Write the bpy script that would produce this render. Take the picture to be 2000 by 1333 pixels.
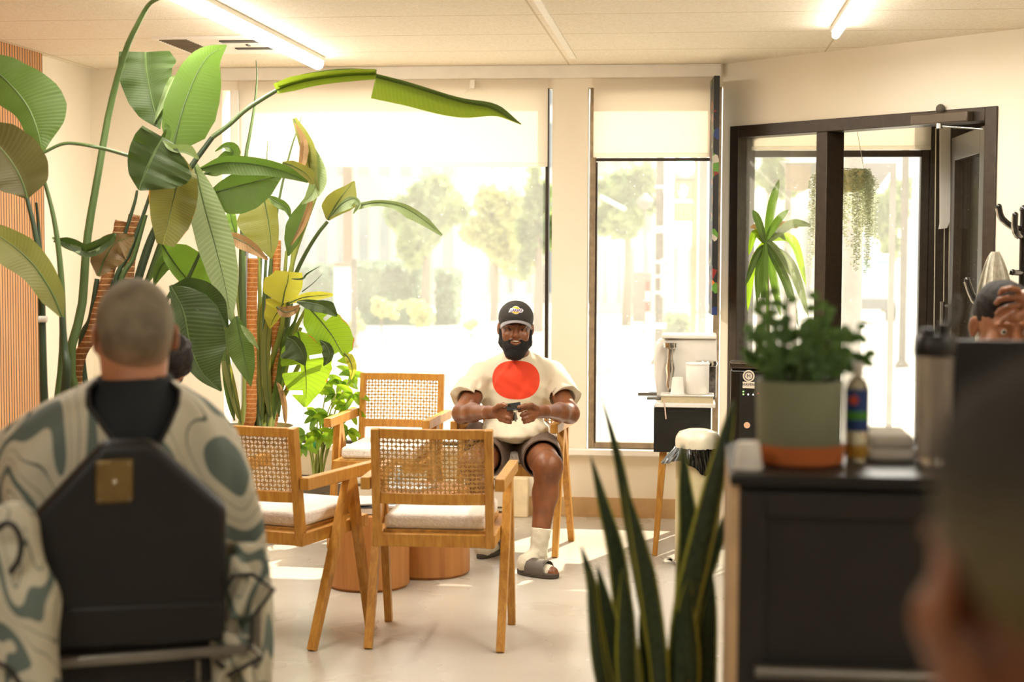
import bpy, math, random
import numpy as np
from mathutils import Vector, Matrix
for _o in list(bpy.data.objects): bpy.data.objects.remove(_o)
SC = bpy.context.scene
COL = SC.collection
PI = math.pi
# ---------------------------------------------------------------- camera
FPX = 3111.0
CAMZ = 1.47
YAW, PITCH, ROLL = math.radians(6.43), math.radians(3.375), 0.004
RC = (Matrix.Rotation(YAW, 3, 'Z') @ Matrix.Rotation(PI/2 - PITCH, 3, 'X') @ Matrix.Rotation(ROLL, 3, 'Z'))
CP = Vector((0, 0, CAMZ))
_cd = bpy.data.cameras.new('camera'); cam = bpy.data.objects.new('camera', _cd); COL.objects.link(cam)
cam.matrix_world = Matrix.Translation(CP) @ RC.to_4x4()
_cd.sensor_width = 36; _cd.lens = FPX*36/2000; _cd.clip_start = 0.05; _cd.clip_end = 400
_cd.dof.use_dof = True; _cd.dof.focus_distance = 7.25; _cd.dof.aperture_fstop = 2.6
SC.camera = cam
# ---------------------------------------------------------------- light and exposure
W = 8.64       # inner face of the window wall
XL = -3.35     # left wall
H = 2.45
SC.view_settings.view_transform = 'Standard'; SC.view_settings.look = 'None'
SC.view_settings.exposure = 0.12; SC.view_settings.gamma = 1.0; SC.view_settings.use_curve_mapping = False
SUN_AZ, SUN_EL, SUN_E = math.radians(24), math.radians(44), 12.0
SKY_E = 1.9
world = bpy.data.worlds.new('world'); SC.world = world; world.use_nodes = True
_n = world.node_tree.nodes; _l = world.node_tree.links; _bg = _n['Background']
_tc = _n.new('ShaderNodeTexCoord'); _sx = _n.new('ShaderNodeSeparateXYZ'); _cr = _n.new('ShaderNodeValToRGB')
_l.new(_tc.outputs['Generated'], _sx.inputs[0]); _l.new(_sx.outputs['Z'], _cr.inputs[0]); _l.new(_cr.outputs[0], _bg.inputs['Color'])
_cr.color_ramp.elements[0].position = 0.0; _cr.color_ramp.elements[0].color = (1.0, 0.96, 0.89, 1)
_cr.color_ramp.elements[1].position = 0.6; _cr.color_ramp.elements[1].color = (0.78, 0.86, 0.93, 1)
_bg.inputs['Strength'].default_value = SKY_E
def light(name, kind, loc, energy, color=(1,1,1), rot=None, **kw):
    d = bpy.data.lights.new(name, kind); d.energy = energy; d.color = color
    for k, v in kw.items(): setattr(d, k, v)
    o = bpy.data.objects.new(name, d); COL.objects.link(o); o.location = loc
    if rot is not None: o.rotation_mode = 'QUATERNION'; o.rotation_quaternion = rot
    return o
_sd = Vector((math.sin(SUN_AZ)*math.cos(SUN_EL), math.cos(SUN_AZ)*math.cos(SUN_EL), math.sin(SUN_EL)))  # towards the sun
light('sun', 'SUN', (4, 14, 9), SUN_E, (1.0, 0.92, 0.78), _sd.to_track_quat('Z', 'Y'), angle=math.radians(0.6))
_fac = Vector((0, 1, 0)).to_track_quat('Z', 'Y')
for _x, _w in ((-1.75, 2.3), (-.12, .8), (.75, 1.1)):      # portals: guide sky light through the real windows
    p = light('portal', 'AREA', (_x, W+.14, 1.2), 1.0, rot=_fac, shape='RECTANGLE', size=_w, size_y=2.0)
    p.data.cycles.is_portal = True
cy = SC.cycles
cy.use_denoising = True
cy.max_bounces = 7; cy.diffuse_bounces = 4; cy.glossy_bounces = 3; cy.transmission_bounces = 4; cy.transparent_max_bounces = 12
cy.sample_clamp_indirect = 6.0; cy.caustics_reflective = False; cy.caustics_refractive = False
# ---------------------------------------------------------------- helpers
def ray(px, py): return RC @ Vector(((px-1000)/FPX, -(py-666.5)/FPX, -1.0))
def P(px, py, d): return CP + ray(px, py)*d
def G(px, py, z=0.0): r = ray(px, py); return CP + r*((z-CAMZ)/r.z)
def PY(px, py, Y): r = ray(px, py); return CP + r*(Y/r.y)
def PX(px, py, X): r = ray(px, py); return CP + r*(X/r.x)
def hexc(s, a=1.0):
    s = s.lstrip('#'); v = [int(s[i:i+2], 16)/255 for i in (0, 2, 4)]
    return tuple([(c/12.92 if c <= .04045 else ((c+.055)/1.055)**2.4) for c in v] + [a])
MATS = {}
class NT:
    """small node-tree builder"""
    def __init__(s, name):
        s.m = bpy.data.materials.new(name); s.m.use_nodes = True; s.t = s.m.node_tree
        s.b = s.t.nodes['Principled BSDF']; s.out = s.t.nodes['Material Output']
    def n(s, typ, **kw):
        nd = s.t.nodes.new('ShaderNode' + typ)
        for k, v in kw.items():
            if k.startswith('i_'):
                key = k[2:]; key = int(key) if key.isdigit() else key.replace('_', ' ')
                if isinstance(v, bpy.types.NodeSocket): s.t.links.new(v, nd.inputs[key])
                else: nd.inputs[key].default_value = v
            else: setattr(nd, k, v)
        return nd
    def link(s, a, b): s.t.links.new(a, b)
    def set(s, **kw):
        for k, v in kw.items():
            k = k.replace('_', ' ')
            if isinstance(v, bpy.types.NodeSocket): s.link(v, s.b.inputs[k])
            else: s.b.inputs[k].default_value = v
    def ramp(s, fac, stops, interp='LINEAR'):
        r = s.n('ValToRGB'); s.link(fac, r.inputs[0]); e = r.color_ramp; e.interpolation = interp
        while len(e.elements) < len(stops): e.elements.new(.5)
        for el, (p, c) in zip(e.elements, stops): el.position = p; el.color = c
        return r.outputs[0]
    def obj(s): return s.n('TexCoord').outputs['Object']
    def mapv(s, vec, scale=(1,1,1), rot=(0,0,0), loc=(0,0,0)):
        m = s.n('Mapping'); s.link(vec, m.inputs[0]); m.inputs['Scale'].default_value = scale; m.inputs['Rotation'].default_value = rot; m.inputs['Location'].default_value = loc
        return m.outputs[0]
    def noise(s, vec, scale, detail=3, out='Fac', **kw):
        return s.n('TexNoise', i_Vector=vec, i_Scale=scale, i_Detail=detail, **kw).outputs[out]
    def bump(s, h, strength=.3, dist=.01):
        b = s.n('Bump', i_Height=h); b.inputs['Strength'].default_value = strength; b.inputs['Distance'].default_value = dist
        s.link(b.outputs[0], s.b.inputs['Normal'])
    def mix(s, f, a, b):
        m = s.n('Mix', data_type='RGBA')
        for so, v in ((m.inputs[0], f), (m.inputs[6], a), (m.inputs[7], b)):
            if isinstance(v, bpy.types.NodeSocket): s.link(v, so)
            else: so.default_value = v
        return m.outputs[2]
    def math(s, op, a, b=0.0, c=None):
        m = s.n('Math', operation=op)
        for i, v in enumerate((a, b, c)):
            if v is None: continue
            if isinstance(v, bpy.types.NodeSocket): s.link(v, m.inputs[i])
            else: m.inputs[i].default_value = v
        return m.outputs[0]
def mat(name, col, rough=.5, metal=0, var=.06, nscale=12, bump=0, bscale=60, coat=0, trans=0, emit=0, sub=0, stretch=(1,1,1), spec=.5, sheen=0):
    if name in MATS: return MATS[name]
    t = NT(name); c = hexc(col) if isinstance(col, str) else col
    v = t.mapv(t.obj(), stretch)
    if var:
        d = tuple(x*(1-var*2.2) for x in c[:3]) + (1,); l = tuple(min(1, x*(1+var)) for x in c[:3]) + (1,)
        t.set(Base_Color=t.ramp(t.noise(v, nscale, 4), [(.3, d), (.7, l)]))
    else: t.set(Base_Color=c)
    t.set(Roughness=rough, Metallic=metal)
    t.b.inputs['Coat Weight'].default_value = coat; t.b.inputs['Transmission Weight'].default_value = trans
    t.b.inputs['Specular IOR Level'].default_value = spec; t.b.inputs['Sheen Weight'].default_value = sheen
    if sub: t.b.inputs['Subsurface Weight'].default_value = sub; t.b.inputs['Subsurface Radius'].default_value = (.02, .008, .004); t.b.inputs['Subsurface Scale'].default_value = .5
    if emit: t.b.inputs['Emission Color'].default_value = c; t.b.inputs['Emission Strength'].default_value = emit
    if bump: t.bump(t.noise(v, bscale, 5), bump)
    MATS[name] = t.m; return t.m
class MB:
    """collects shapes; build() links them as one mesh object"""
    def __init__(s): s.v = []; s.f = []; s.sm = []; s.uv = {}
    def add(s, vs, fs, smooth=False):
        o = len(s.v); s.v += [tuple(v) for v in vs]; s.f += [tuple(i+o for i in f) for f in fs]; s.sm += [smooth]*len(fs); return s
    def box(s, c, size, rot=None, taper=1.0):
        hx, hy, hz = size[0]/2, size[1]/2, size[2]/2; vs = []
        for z in (-1, 1):
            t = taper if z < 0 else 1
            for x, y in ((-1,-1),(1,-1),(1,1),(-1,1)): vs.append(Vector((x*hx*t, y*hy*t, z*hz)))
        if rot is not None: vs = [rot @ v for v in vs]
        c = Vector(c)
        return s.add([v+c for v in vs], [(3,2,1,0),(4,5,6,7),(0,1,5,4),(1,2,6,5),(2,3,7,6),(3,0,4,7)])
    def bx(s, x0, x1, y0, y1, z0, z1): return s.box(((x0+x1)/2, (y0+y1)/2, (z0+z1)/2), (abs(x1-x0), abs(y1-y0), abs(z1-z0)))
    def bar(s, a, b, w, h, up=(0,0,1), w2=None, h2=None):
        a, b = Vector(a), Vector(b); t = (b-a).normalized(); u = Vector(up)
        sd = t.cross(u); sd = sd.normalized() if sd.length > 1e-4 else Vector((1,0,0)); u = sd.cross(t)
        w2 = w2 or w; h2 = h2 or h; vs = []
        for p, ww, hh in ((a, w, h), (b, w2, h2)):
            for x, y in ((-1,-1),(1,-1),(1,1),(-1,1)): vs.append(p + sd*x*ww/2 + u*y*hh/2)
        return s.add(vs, [(3,2,1,0),(4,5,6,7),(0,1,5,4),(1,2,6,5),(2,3,7,6),(3,0,4,7)])
    def tube(s, pts, r, n=10, flat=1.0, cap=True):
        pts = [Vector(p) for p in pts]; m = len(pts); rr = r if isinstance(r, (list, tuple)) else [r]*m; vs = []; fs = []
        pr = None
        for i, p in enumerate(pts):
            t = (pts[min(i+1, m-1)] - pts[max(i-1, 0)]).normalized()
            a = pr if pr is not None else (Vector((0,0,1)) if abs(t.z) < .9 else Vector((0,1,0)))
            x = t.cross(a).normalized(); y = x.cross(t); pr = y
            for k in range(n):
                an = 2*PI*k/n; vs.append(p + (x*math.cos(an) + y*math.sin(an)*flat)*rr[i])
        for i in range(m-1):
            for k in range(n): fs.append((i*n+k, i*n+(k+1)%n, (i+1)*n+(k+1)%n, (i+1)*n+k))
        if cap: fs.append(tuple(reversed(range(n)))); fs.append(tuple((m-1)*n+k for k in range(n)))
        return s.add(vs, fs, True)
    def lathe(s, prof, c=(0,0,0), n=40, axis=None, closed=False):
        vs = []; fs = []; c = Vector(c); m = len(prof); R = axis.to_track_quat('Z', 'Y').to_matrix() if axis is not None else Matrix.Identity(3)
        for r, z in prof:
            for k in range(n): a = 2*PI*k/n; vs.append(R @ Vector((r*math.cos(a), r*math.sin(a), z)) + c)
        for i in range(m-1 if not closed else m):
            j = (i+1) % m
            for k in range(n): fs.append((i*n+k, i*n+(k+1)%n, j*n+(k+1)%n, j*n+k))
        if not closed:
            if prof[0][0] > 1e-6: fs.append(tuple(reversed(range(n))))
            if prof[-1][0] > 1e-6: fs.append(tuple((m-1)*n+k for k in range(n)))
        return s.add(vs, fs, True)
    def ball(s, c, r, n=16, sq=(1,1,1), rot=None):
        vs = []; fs = []; c = Vector(c); m = n//2
        for i in range(m+1):
            th = PI*i/m
            for k in range(n):
                a = 2*PI*k/n; v = Vector((math.sin(th)*math.cos(a)*sq[0], math.sin(th)*math.sin(a)*sq[1], math.cos(th)*sq[2]))*r
                vs.append((rot @ v if rot is not None else v) + c)
        for i in range(m):
            for k in range(n): fs.append((i*n+k, (i+1)*n+k, (i+1)*n+(k+1)%n, i*n+(k+1)%n))
        return s.add(vs, fs, True)
    def prism(s, pts, off):
        """polygon pts (3D, planar) extruded by vector off"""
        pts = [Vector(p) for p in pts]; off = Vector(off); n = len(pts)
        vs = pts + [p+off for p in pts]
        return s.add(vs, [tuple(range(n)), tuple(reversed(range(n, 2*n)))] + [(i, i+n, (i+1)%n+n, (i+1)%n) for i in range(n)])
    def build(s, name, m, parent=None, bevel=0, seg=2, smooth=None):
        me = bpy.data.meshes.new(name); me.from_pydata(s.v, [], s.f); me.update()
        o = bpy.data.objects.new(name, me); COL.objects.link(o)
        ms = m if isinstance(m, (list, tuple)) else [m]
        for q in ms: me.materials.append(q)
        me.polygons.foreach_set('use_smooth', s.sm if smooth is None else [smooth]*len(s.f))
        if parent is not None: put(o, parent)
        if bevel:
            b = o.modifiers.new('b', 'BEVEL'); b.width = bevel; b.segments = seg; b.limit_method = 'ANGLE'; b.angle_limit = math.radians(40)
            if seg > 1: me.polygons.foreach_set('use_smooth', [True]*len(s.f))
        if any(s.sm) or bevel:
            sharp(me, 45)
        return o
def sharp(me, deg):
    try: me.set_sharp_from_angle(angle=math.radians(deg))
    except Exception: pass
def put(o, parent):
    """parent while keeping the mesh coordinates as world coordinates"""
    o.parent = parent; o.matrix_parent_inverse = parent_world(parent).inverted()
def parent_world(p):
    m = Matrix.LocRotScale(p.location, p.rotation_euler, p.scale)
    return parent_world(p.parent) @ p.matrix_parent_inverse @ m if p.parent else m
def tag(o, label, cat, group=None, kind=None):
    o['label'] = label; o['category'] = cat
    if group: o['group'] = group
    if kind: o['kind'] = kind
    return o
def thing(name, label, cat, loc=(0,0,0), group=None):
    o = bpy.data.objects.new(name, None); COL.objects.link(o); o.location = loc; o.empty_display_size = .05
    return tag(o, label, cat, group)
def struct(o): o['kind'] = 'structure'; return o
def copy_tree(o, parent=None):
    c = o.copy(); COL.objects.link(c)
    if parent is not None: c.parent = parent
    for ch in [x for x in bpy.data.objects if x.parent == o]: copy_tree(ch, c)
    return c
def catmull(pts, n):
    pts = [np.array(p, float) for p in pts]
    if len(pts) < 3:
        return [pts[0] + (pts[-1]-pts[0])*i/(n-1) for i in range(n)]
    q = [2*pts[0]-pts[1]] + pts + [2*pts[-1]-pts[-2]]
    out = []; m = len(pts)-1
    for i in range(n):
        t = i/(n-1)*m; k = min(int(t), m-1); u = t-k; a, b, c, d = q[k:k+4]
        out.append(.5*((2*b) + (c-a)*u + (2*a-5*b+4*c-d)*u*u + (3*b-a-3*c+d)*u**3))
    return out
def pxpath(pts, n=None, d=None):
    """pixel path [(px,py[,depth])] -> smooth world path"""
    q = [(a[0], a[1], a[2] if len(a) > 2 else d) for a in pts]
    return [P(*p) for p in (catmull(q, n) if n else q)]
# ---------------------------------------------------------------- signed distance modelling (continuous bodies)
class SDF:
    def __init__(s, lo, hi, h):
        s.lo = np.array(lo, float); s.h = h; s.n = np.ceil((np.array(hi)-s.lo)/h).astype(int)+1
        s.f = np.full(s.n, 1.0, np.float32); s.R = np.eye(3); s.T = np.zeros(3); s.S = 1.0
    def xf(s, R=None, T=(0,0,0), S=1.0): s.R = np.array(R if R is not None else np.eye(3), float); s.T = np.array(T, float); s.S = S; return s
    def w(s, p): return s.R @ (np.array(p, float)*s.S) + s.T
    def reg(s, lo, hi, m):
        a = np.clip(np.floor((lo-m-s.lo)/s.h).astype(int), 0, s.n); b = np.clip(np.ceil((hi+m-s.lo)/s.h).astype(int)+1, 0, s.n)
        if (b <= a).any(): return None
        g = [s.lo[i] + s.h*np.arange(a[i], b[i], dtype=np.float32) for i in range(3)]
        X, Y, Z = np.meshgrid(*g, indexing='ij', sparse=True)
        return tuple(slice(a[i], b[i]) for i in range(3)), X, Y, Z
    def comb(s, sl, d, k, op):
        f = s.f[sl]
        if op == 'add':
            h = np.clip(.5+.5*(f-d)/k, 0, 1); s.f[sl] = f*(1-h) + d*h - k*h*(1-h)
        else:
            d = -d; h = np.clip(.5-.5*(f-d)/k, 0, 1); s.f[sl] = f*(1-h) + d*h + k*h*(1-h)
        return s
    def ell(s, c, r, k=.01, R=None, op='add'):
        c = s.w(c); r = np.array(r, float)*s.S; A = s.R @ (np.array(R, float) if R is not None else np.eye(3))
        e = np.sqrt(((A*r)**2).sum(1)); q = s.reg(c-e, c+e, k+3*s.h)
        if q is None: return s
        sl, X, Y, Z = q; X = X-c[0]; Y = Y-c[1]; Z = Z-c[2]
        L = [A[0, i]*X + A[1, i]*Y + A[2, i]*Z for i in range(3)]
        k0 = np.sqrt(sum((L[i]/r[i])**2 for i in range(3))); k1 = np.sqrt(sum((L[i]/r[i]**2)**2 for i in range(3)))
        return s.comb(sl, (k0*(k0-1)/np.maximum(k1, 1e-6)).astype(np.float32), k, op)
    def cone(s, a, b, ra, rb, k=.01, op='add', flat=False, sq=None, sqd=None):
        """tapered capsule; sq: squash factor along direction sqd"""
        a, b = s.w(a), s.w(b); ra *= s.S; rb *= s.S; m = max(ra, rb)*(max(1, sq) if sq else 1)
        q = s.reg(np.minimum(a, b)-m, np.maximum(a, b)+m, k+3*s.h)
        if q is None: return s
        sl, X, Y, Z = q; ab = b-a; L = np.linalg.norm(ab)+1e-9; u = ab/L
        X = X-a[0]; Y = Y-a[1]; Z = Z-a[2]
        t = X*u[0]+Y*u[1]+Z*u[2]; tc = np.clip(t/L, 0, 1)
        dx, dy, dz = X-tc*ab[0], Y-tc*ab[1], Z-tc*ab[2]
        if flat: dx, dy, dz = X-t*u[0], Y-t*u[1], Z-t*u[2]
        if sq:
            v = s.R @ np.array(sqd, float); v /= np.linalg.norm(v); dd = dx*v[0]+dy*v[1]+dz*v[2]; g = (1/sq-1)*dd
            dx, dy, dz = dx+g*v[0], dy+g*v[1], dz+g*v[2]
        d = np.sqrt(dx*dx+dy*dy+dz*dz) - (ra+(rb-ra)*tc)
        if sq and sq < 1: d = d*sq
        if flat: d = np.maximum(np.maximum(d, t-L), -t)
        return s.comb(sl, d.astype(np.float32), k, op)
    def chain(s, pts, rs, k=.008):
        for i in range(len(pts)-1): s.cone(pts[i], pts[i+1], rs[i], rs[i+1], k)
        return s
    def half(s, p, n, k=.004):
        """cut away everything on the side n points to"""
        p = s.w(p); n = s.R @ np.array(n, float); n /= np.linalg.norm(n)
        sl, X, Y, Z = s.reg(s.lo, s.lo+s.h*s.n, 0)
        d = ((X-p[0])*n[0] + (Y-p[1])*n[1] + (Z-p[2])*n[2]).astype(np.float32)
        h = np.clip(.5-.5*(s.f-d)/k, 0, 1); s.f = s.f*(1-h) + d*h + k*h*(1-h); return s
    def wrinkle(s, amp, freq, seed=0, dirs=5):
        rng = np.random.RandomState(seed); sl, X, Y, Z = s.reg(s.lo, s.lo+s.h*s.n, 0)
        acc = 0
        for i in range(dirs):
            v = rng.randn(3); v /= np.linalg.norm(v); u = rng.randn(3)*.35
            acc = acc + np.sin((X*v[0]+Y*v[1]+Z*v[2])*freq*rng.uniform(.6, 1.6)+rng.rand()*6 + 1.6*np.sin((X*u[0]+Y*u[1]+Z*u[2])*freq))
        s.f = s.f + (amp*acc/dirs**.5).astype(np.float32); return s
    def mesh(s, name, m, parent=None, smooth=0):
        f = s.f; neg = f < 0; nx, ny, nz = f.shape
        c = [neg[i:nx-1+i, j:ny-1+j, k:nz-1+k] for i in (0,1) for j in (0,1) for k in (0,1)]
        cnt = sum(x.astype(np.uint8) for x in c); act = (cnt > 0) & (cnt < 8); idx = np.full(act.shape, -1, np.int32)
        I = np.argwhere(act); idx[act] = np.arange(len(I))
        acc = np.zeros((len(I), 3)); num = np.zeros(len(I)); cs = [(i, j, k) for i in (0,1) for j in (0,1) for k in (0,1)]
        val = {q: f[I[:,0]+q[0], I[:,1]+q[1], I[:,2]+q[2]] for q in cs}
        for q in cs:
            for ax in range(3):
                if q[ax] == 0:
                    r = list(q); r[ax] = 1; r = tuple(r); a, b = val[q], val[r]; mk = (a < 0) != (b < 0)
                    t = np.where(mk, a/np.where(mk, a-b, 1), 0); p = np.repeat(np.array([q], float), len(I), 0); p[:, ax] += t
                    acc[mk] += p[mk]; num[mk] += 1
        V = s.lo + (I + acc/num[:, None])*s.h
        F = []
        for ax in range(3):
            a = f.take(range(f.shape[ax]-1), ax) < 0; b = f.take(range(1, f.shape[ax]), ax) < 0
            E = np.argwhere(a != b); u, w = (ax+1) % 3, (ax+2) % 3
            E = E[(E[:, u] > 0) & (E[:, w] > 0) & (E[:, u] < f.shape[u]-1) & (E[:, w] < f.shape[w]-1)]
            s0 = a[tuple(E.T)]; du = np.zeros(3, int); du[u] = 1; dw = np.zeros(3, int); dw[w] = 1
            q = np.stack([idx[tuple((E-x).T)] for x in (du+dw, dw, 0*du, du)], 1)
            q[~s0] = q[~s0][:, ::-1]; F.append(q)
        F = np.concatenate(F); F = F[(F >= 0).all(1)]
        me = bpy.data.meshes.new(name); me.vertices.add(len(V)); me.vertices.foreach_set('co', V.astype(np.float32).ravel())
        me.loops.add(len(F)*4); me.loops.foreach_set('vertex_index', F.astype(np.int32).ravel())
        me.polygons.add(len(F)); me.polygons.foreach_set('loop_start', np.arange(0, len(F)*4, 4, dtype=np.int32))
        me.polygons.foreach_set('use_smooth', np.ones(len(F), bool)); me.update(); me.validate()
        o = bpy.data.objects.new(name, me); COL.objects.link(o); me.materials.append(m)
        if smooth: q = o.modifiers.new('s', 'SMOOTH'); q.factor = .5; q.iterations = smooth
        if parent is not None: put(o, parent)
        return o
# ================================================================= SETTING
t = NT('painted_wall'); v = t.obj()
t.set(Base_Color=t.ramp(t.noise(v, 1.3, 3), [(.3, hexc('#ebe0ca')), (.7, hexc('#f2e8d6'))]), Roughness=.7); t.bump(t.noise(v, 120, 4), .06); M_WALL = t.m
t = NT('acoustic_ceiling_tile'); v = t.obj()
sx = t.n('SeparateXYZ', i_0=v)
def seam(t, co, period, off, wd):
    a = t.math('FRACT', t.math('DIVIDE', t.math('ADD', co, off), period)); return t.math('LESS_THAN', t.math('ABSOLUTE', t.math('SUBTRACT', a, .5)), wd/period)
sy_ = seam(t, sx.outputs['Y'], .61, .26, .006); sx_ = seam(t, sx.outputs['X'], 1.315, .667+.6575, .005)
seams = t.math('MAXIMUM', sy_, sx_)
base = t.ramp(t.noise(v, 90, 5), [(.35, hexc('#e6dac4')), (.6, hexc('#f1e8d8'))])
t.set(Base_Color=t.mix(seams, base, hexc('#cfc0a4')), Roughness=.8); t.bump(t.math('SUBTRACT', t.noise(v, 160, 5), t.math('MULTIPLY', seams, .6)), .25); M_CEIL = t.m
t = NT('speckled_floor'); v = t.obj()
n1 = t.noise(v, 2.2, 5); n2 = t.noise(v, 260, 2)
t.set(Base_Color=t.mix(t.math('MULTIPLY', t.math('GREATER_THAN', n2, .62), .35), t.ramp(n1, [(.25, hexc('#b5ab9b')), (.75, hexc('#cbc3b4'))]), hexc('#8c806d')))
t.set(Roughness=t.ramp(t.noise(v, 2.0, 3), [(.3, (.24,)*3+(1,)), (.75, (.34,)*3+(1,))])); t.bump(t.noise(v, 30, 3), .015); M_FLOOR = t.m
t = NT('slatted_wood'); v = t.obj(); sx = t.n('SeparateXYZ', i_0=v)
fr = t.math('FRACT', t.math('DIVIDE', sx.outputs['Y'], .030)); g = t.math('LESS_THAN', fr, .28)
wood = t.ramp(t.noise(t.mapv(v, (6, 60, 1.2)), 3, 5), [(.3, hexc('#b07a48')), (.7, hexc('#cf9a68'))])
t.set(Base_Color=t.mix(g, wood, hexc('#3a2415')), Roughness=.5); M_SLAT = t.m
M_COVE = mat('cove_base_beige', '#c3a172', .5, var=.05)
M_DARKFRAME = mat('dark_bronze_frame', '#3b3024', .38, metal=.25, var=.12, nscale=30)
M_TANFRAME = mat('worn_aluminium_frame', '#a08d72', .4, metal=.35, var=.15, nscale=20)
M_WHITE = mat('white_plastic', '#f3eee4', .4, var=.02)
M_CHROME = mat('polished_chrome', '#d8d6d0', .16, metal=1, var=.03)
M_STEEL = mat('brushed_steel', '#8a8780', .35, metal=.9, var=.08)
M_BLACK = mat('satin_black', '#14130f', .42, var=.15)
M_BLACKGLOSS = mat('gloss_black', '#12110e', .18, var=.1, coat=.4)
floor = MB().bx(-4, 5, -3, W, -.1, 0).build('floor', M_FLOOR); struct(floor)
ceil = MB().bx(-4, 5, -3, W+.1, H, H+.12).build('ceiling', M_CEIL); struct(ceil)
struct(MB().bx(XL-.15, XL, -3, W+.1, 0, H).build('wall_left', M_WALL))
struct(MB().bx(-4, 5, -3.15, -3, 0, H).build('wall_back', M_WALL))
# window wall with openings
wx = lambda px, py=600: PY(px, py, W).x
w1a, w1b, w2a = wx(474), wx(1070, 600), wx(1150)
CX = .155                                  # corner with the slanted wall
w2b = CX-.005; w3a, w3b = CX+.10, wx(1815, 400)
SILL, HEAD = .375, 2.33
m = MB()
m.bx(XL, w1a-.11, W, W+.1, 0, H)
m.bx(w1a-.11, w2b+.12, W, W+.1, 0, SILL-.005); m.bx(w1a-.11, w3b+.1, W, W+.1, HEAD, H)
m.bx(w1b+.02, w2a-.01, W, W+.1, SILL-.005, HEAD)
m.bx(w3a-.02, w3b+.1, W, W+.1, 0, .12)
struct(m.build('wall_window', M_WALL))
struct(MB().bx(w1a-.11, CX-.01, W-.035, W, H-.07, H).build('trim_1', M_WHITE, bevel=.004))
struct(MB().bx(w1a-.06, w1a-.012, W-.02, W+.06, SILL, HEAD).build('trim_2', M_WHITE, bevel=.004))
struct(MB().bx(w1a-.1, w2b, W-.055, W, SILL-.035, SILL).build('trim_3', M_WHITE, bevel=.006))
struct(MB().bx(XL, CX-.1, W-.014, W, 0, .105).bx(XL, CX-.1, W-.022, W, 0, .018).build('baseboard_front', M_COVE))
struct(MB().bx(XL, XL+.012, 7.93, W-.03, 0, .105).build('baseboard_left', M_COVE))
struct(MB().bx(XL, XL+.035, -2.9, 7.90, 0, H-.001).build('wall_slatted', M_SLAT))
# glass: clear pane with dust specks; pale translucent layer added as veiling glare
t = NT('dusty_veiled_glass'); v = t.obj()
tr = t.n('BsdfTransparent'); tr.inputs[0].default_value = (.97, .97, .95, 1)
tl = t.n('BsdfTranslucent'); tl.inputs[0].default_value = (1, .95, .86, 1)
gl = t.n('BsdfGlossy'); gl.inputs['Roughness'].default_value = .03
speck = t.math('MULTIPLY', t.math('GREATER_THAN', t.noise(v, 75, 2), .74), .5)
film = t.ramp(t.noise(v, 2.5, 4), [(.3, (.055,)*3+(1,)), (.8, (.09,)*3+(1,))])
m1 = t.n('MixShader'); t.link(t.math('ADD', film, speck), m1.inputs[0]); t.link(tr.outputs[0], m1.inputs[1]); t.link(tl.outputs[0], m1.inputs[2])
m2 = t.n('MixShader'); m2.inputs[0].default_value = .03; t.link(m1.outputs[0], m2.inputs[1]); t.link(gl.outputs[0], m2.inputs[2])
t.link(m2.outputs[0], t.out.inputs[0]); M_GLASS = t.m
def window(name, x0, x1, z0, z1, fm, fw, y0=None, dep=.07):
    y0 = W+.005 if y0 is None else y0
    r = thing(name, 'window', 'window', ((x0+x1)/2, y0, z0)); del r['label']; del r['category']; r['kind'] = 'structure'
    m = MB(); m.bx(x0, x0+fw, y0, y0+dep, z0, z1); m.bx(x1-fw, x1, y0, y0+dep, z0, z1); m.bx(x0+fw, x1-fw, y0, y0+dep, z0, z0+fw); m.bx(x0+fw, x1-fw, y0, y0+dep, z1-fw, z1)
    f = m.build('window_frame', fm, r, bevel=.004); f['kind'] = 'structure'
    g = MB().bx(x0+fw-.005, x1-fw+.005, y0+dep*.5, y0+dep*.5+.004, z0+fw-.005, z1-fw+.005).build('glass_pane', M_GLASS, r); g['kind'] = 'structure'
    return r
window('window_1', w1a, w1b, SILL, HEAD, M_DARKFRAME, .018)
r = window('window_2', w2a, w2b, SILL, HEAD, M_TANFRAME, .034)
g = MB().bx(w2a+.034, w2b-.034, W-.0, W+.02, 1.935, 1.952).bx(w2a+.036, w2a+.042, W-.002, W+.05, SILL+.03, 1.93).build('window_frame', M_DARKFRAME, r); g['kind'] = 'structure'
window('window_3', w3a, w3b, .12, HEAD, M_DARKFRAME, .045)
r = [o for o in bpy.data.objects if o.name == 'window_3'][0]
g = MB().bx(w3a+.045, w3b-.045, W-.0, W+.03, 1.955, 1.99).build('window_frame', M_DARKFRAME, r); g['kind'] = 'structure'
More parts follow.
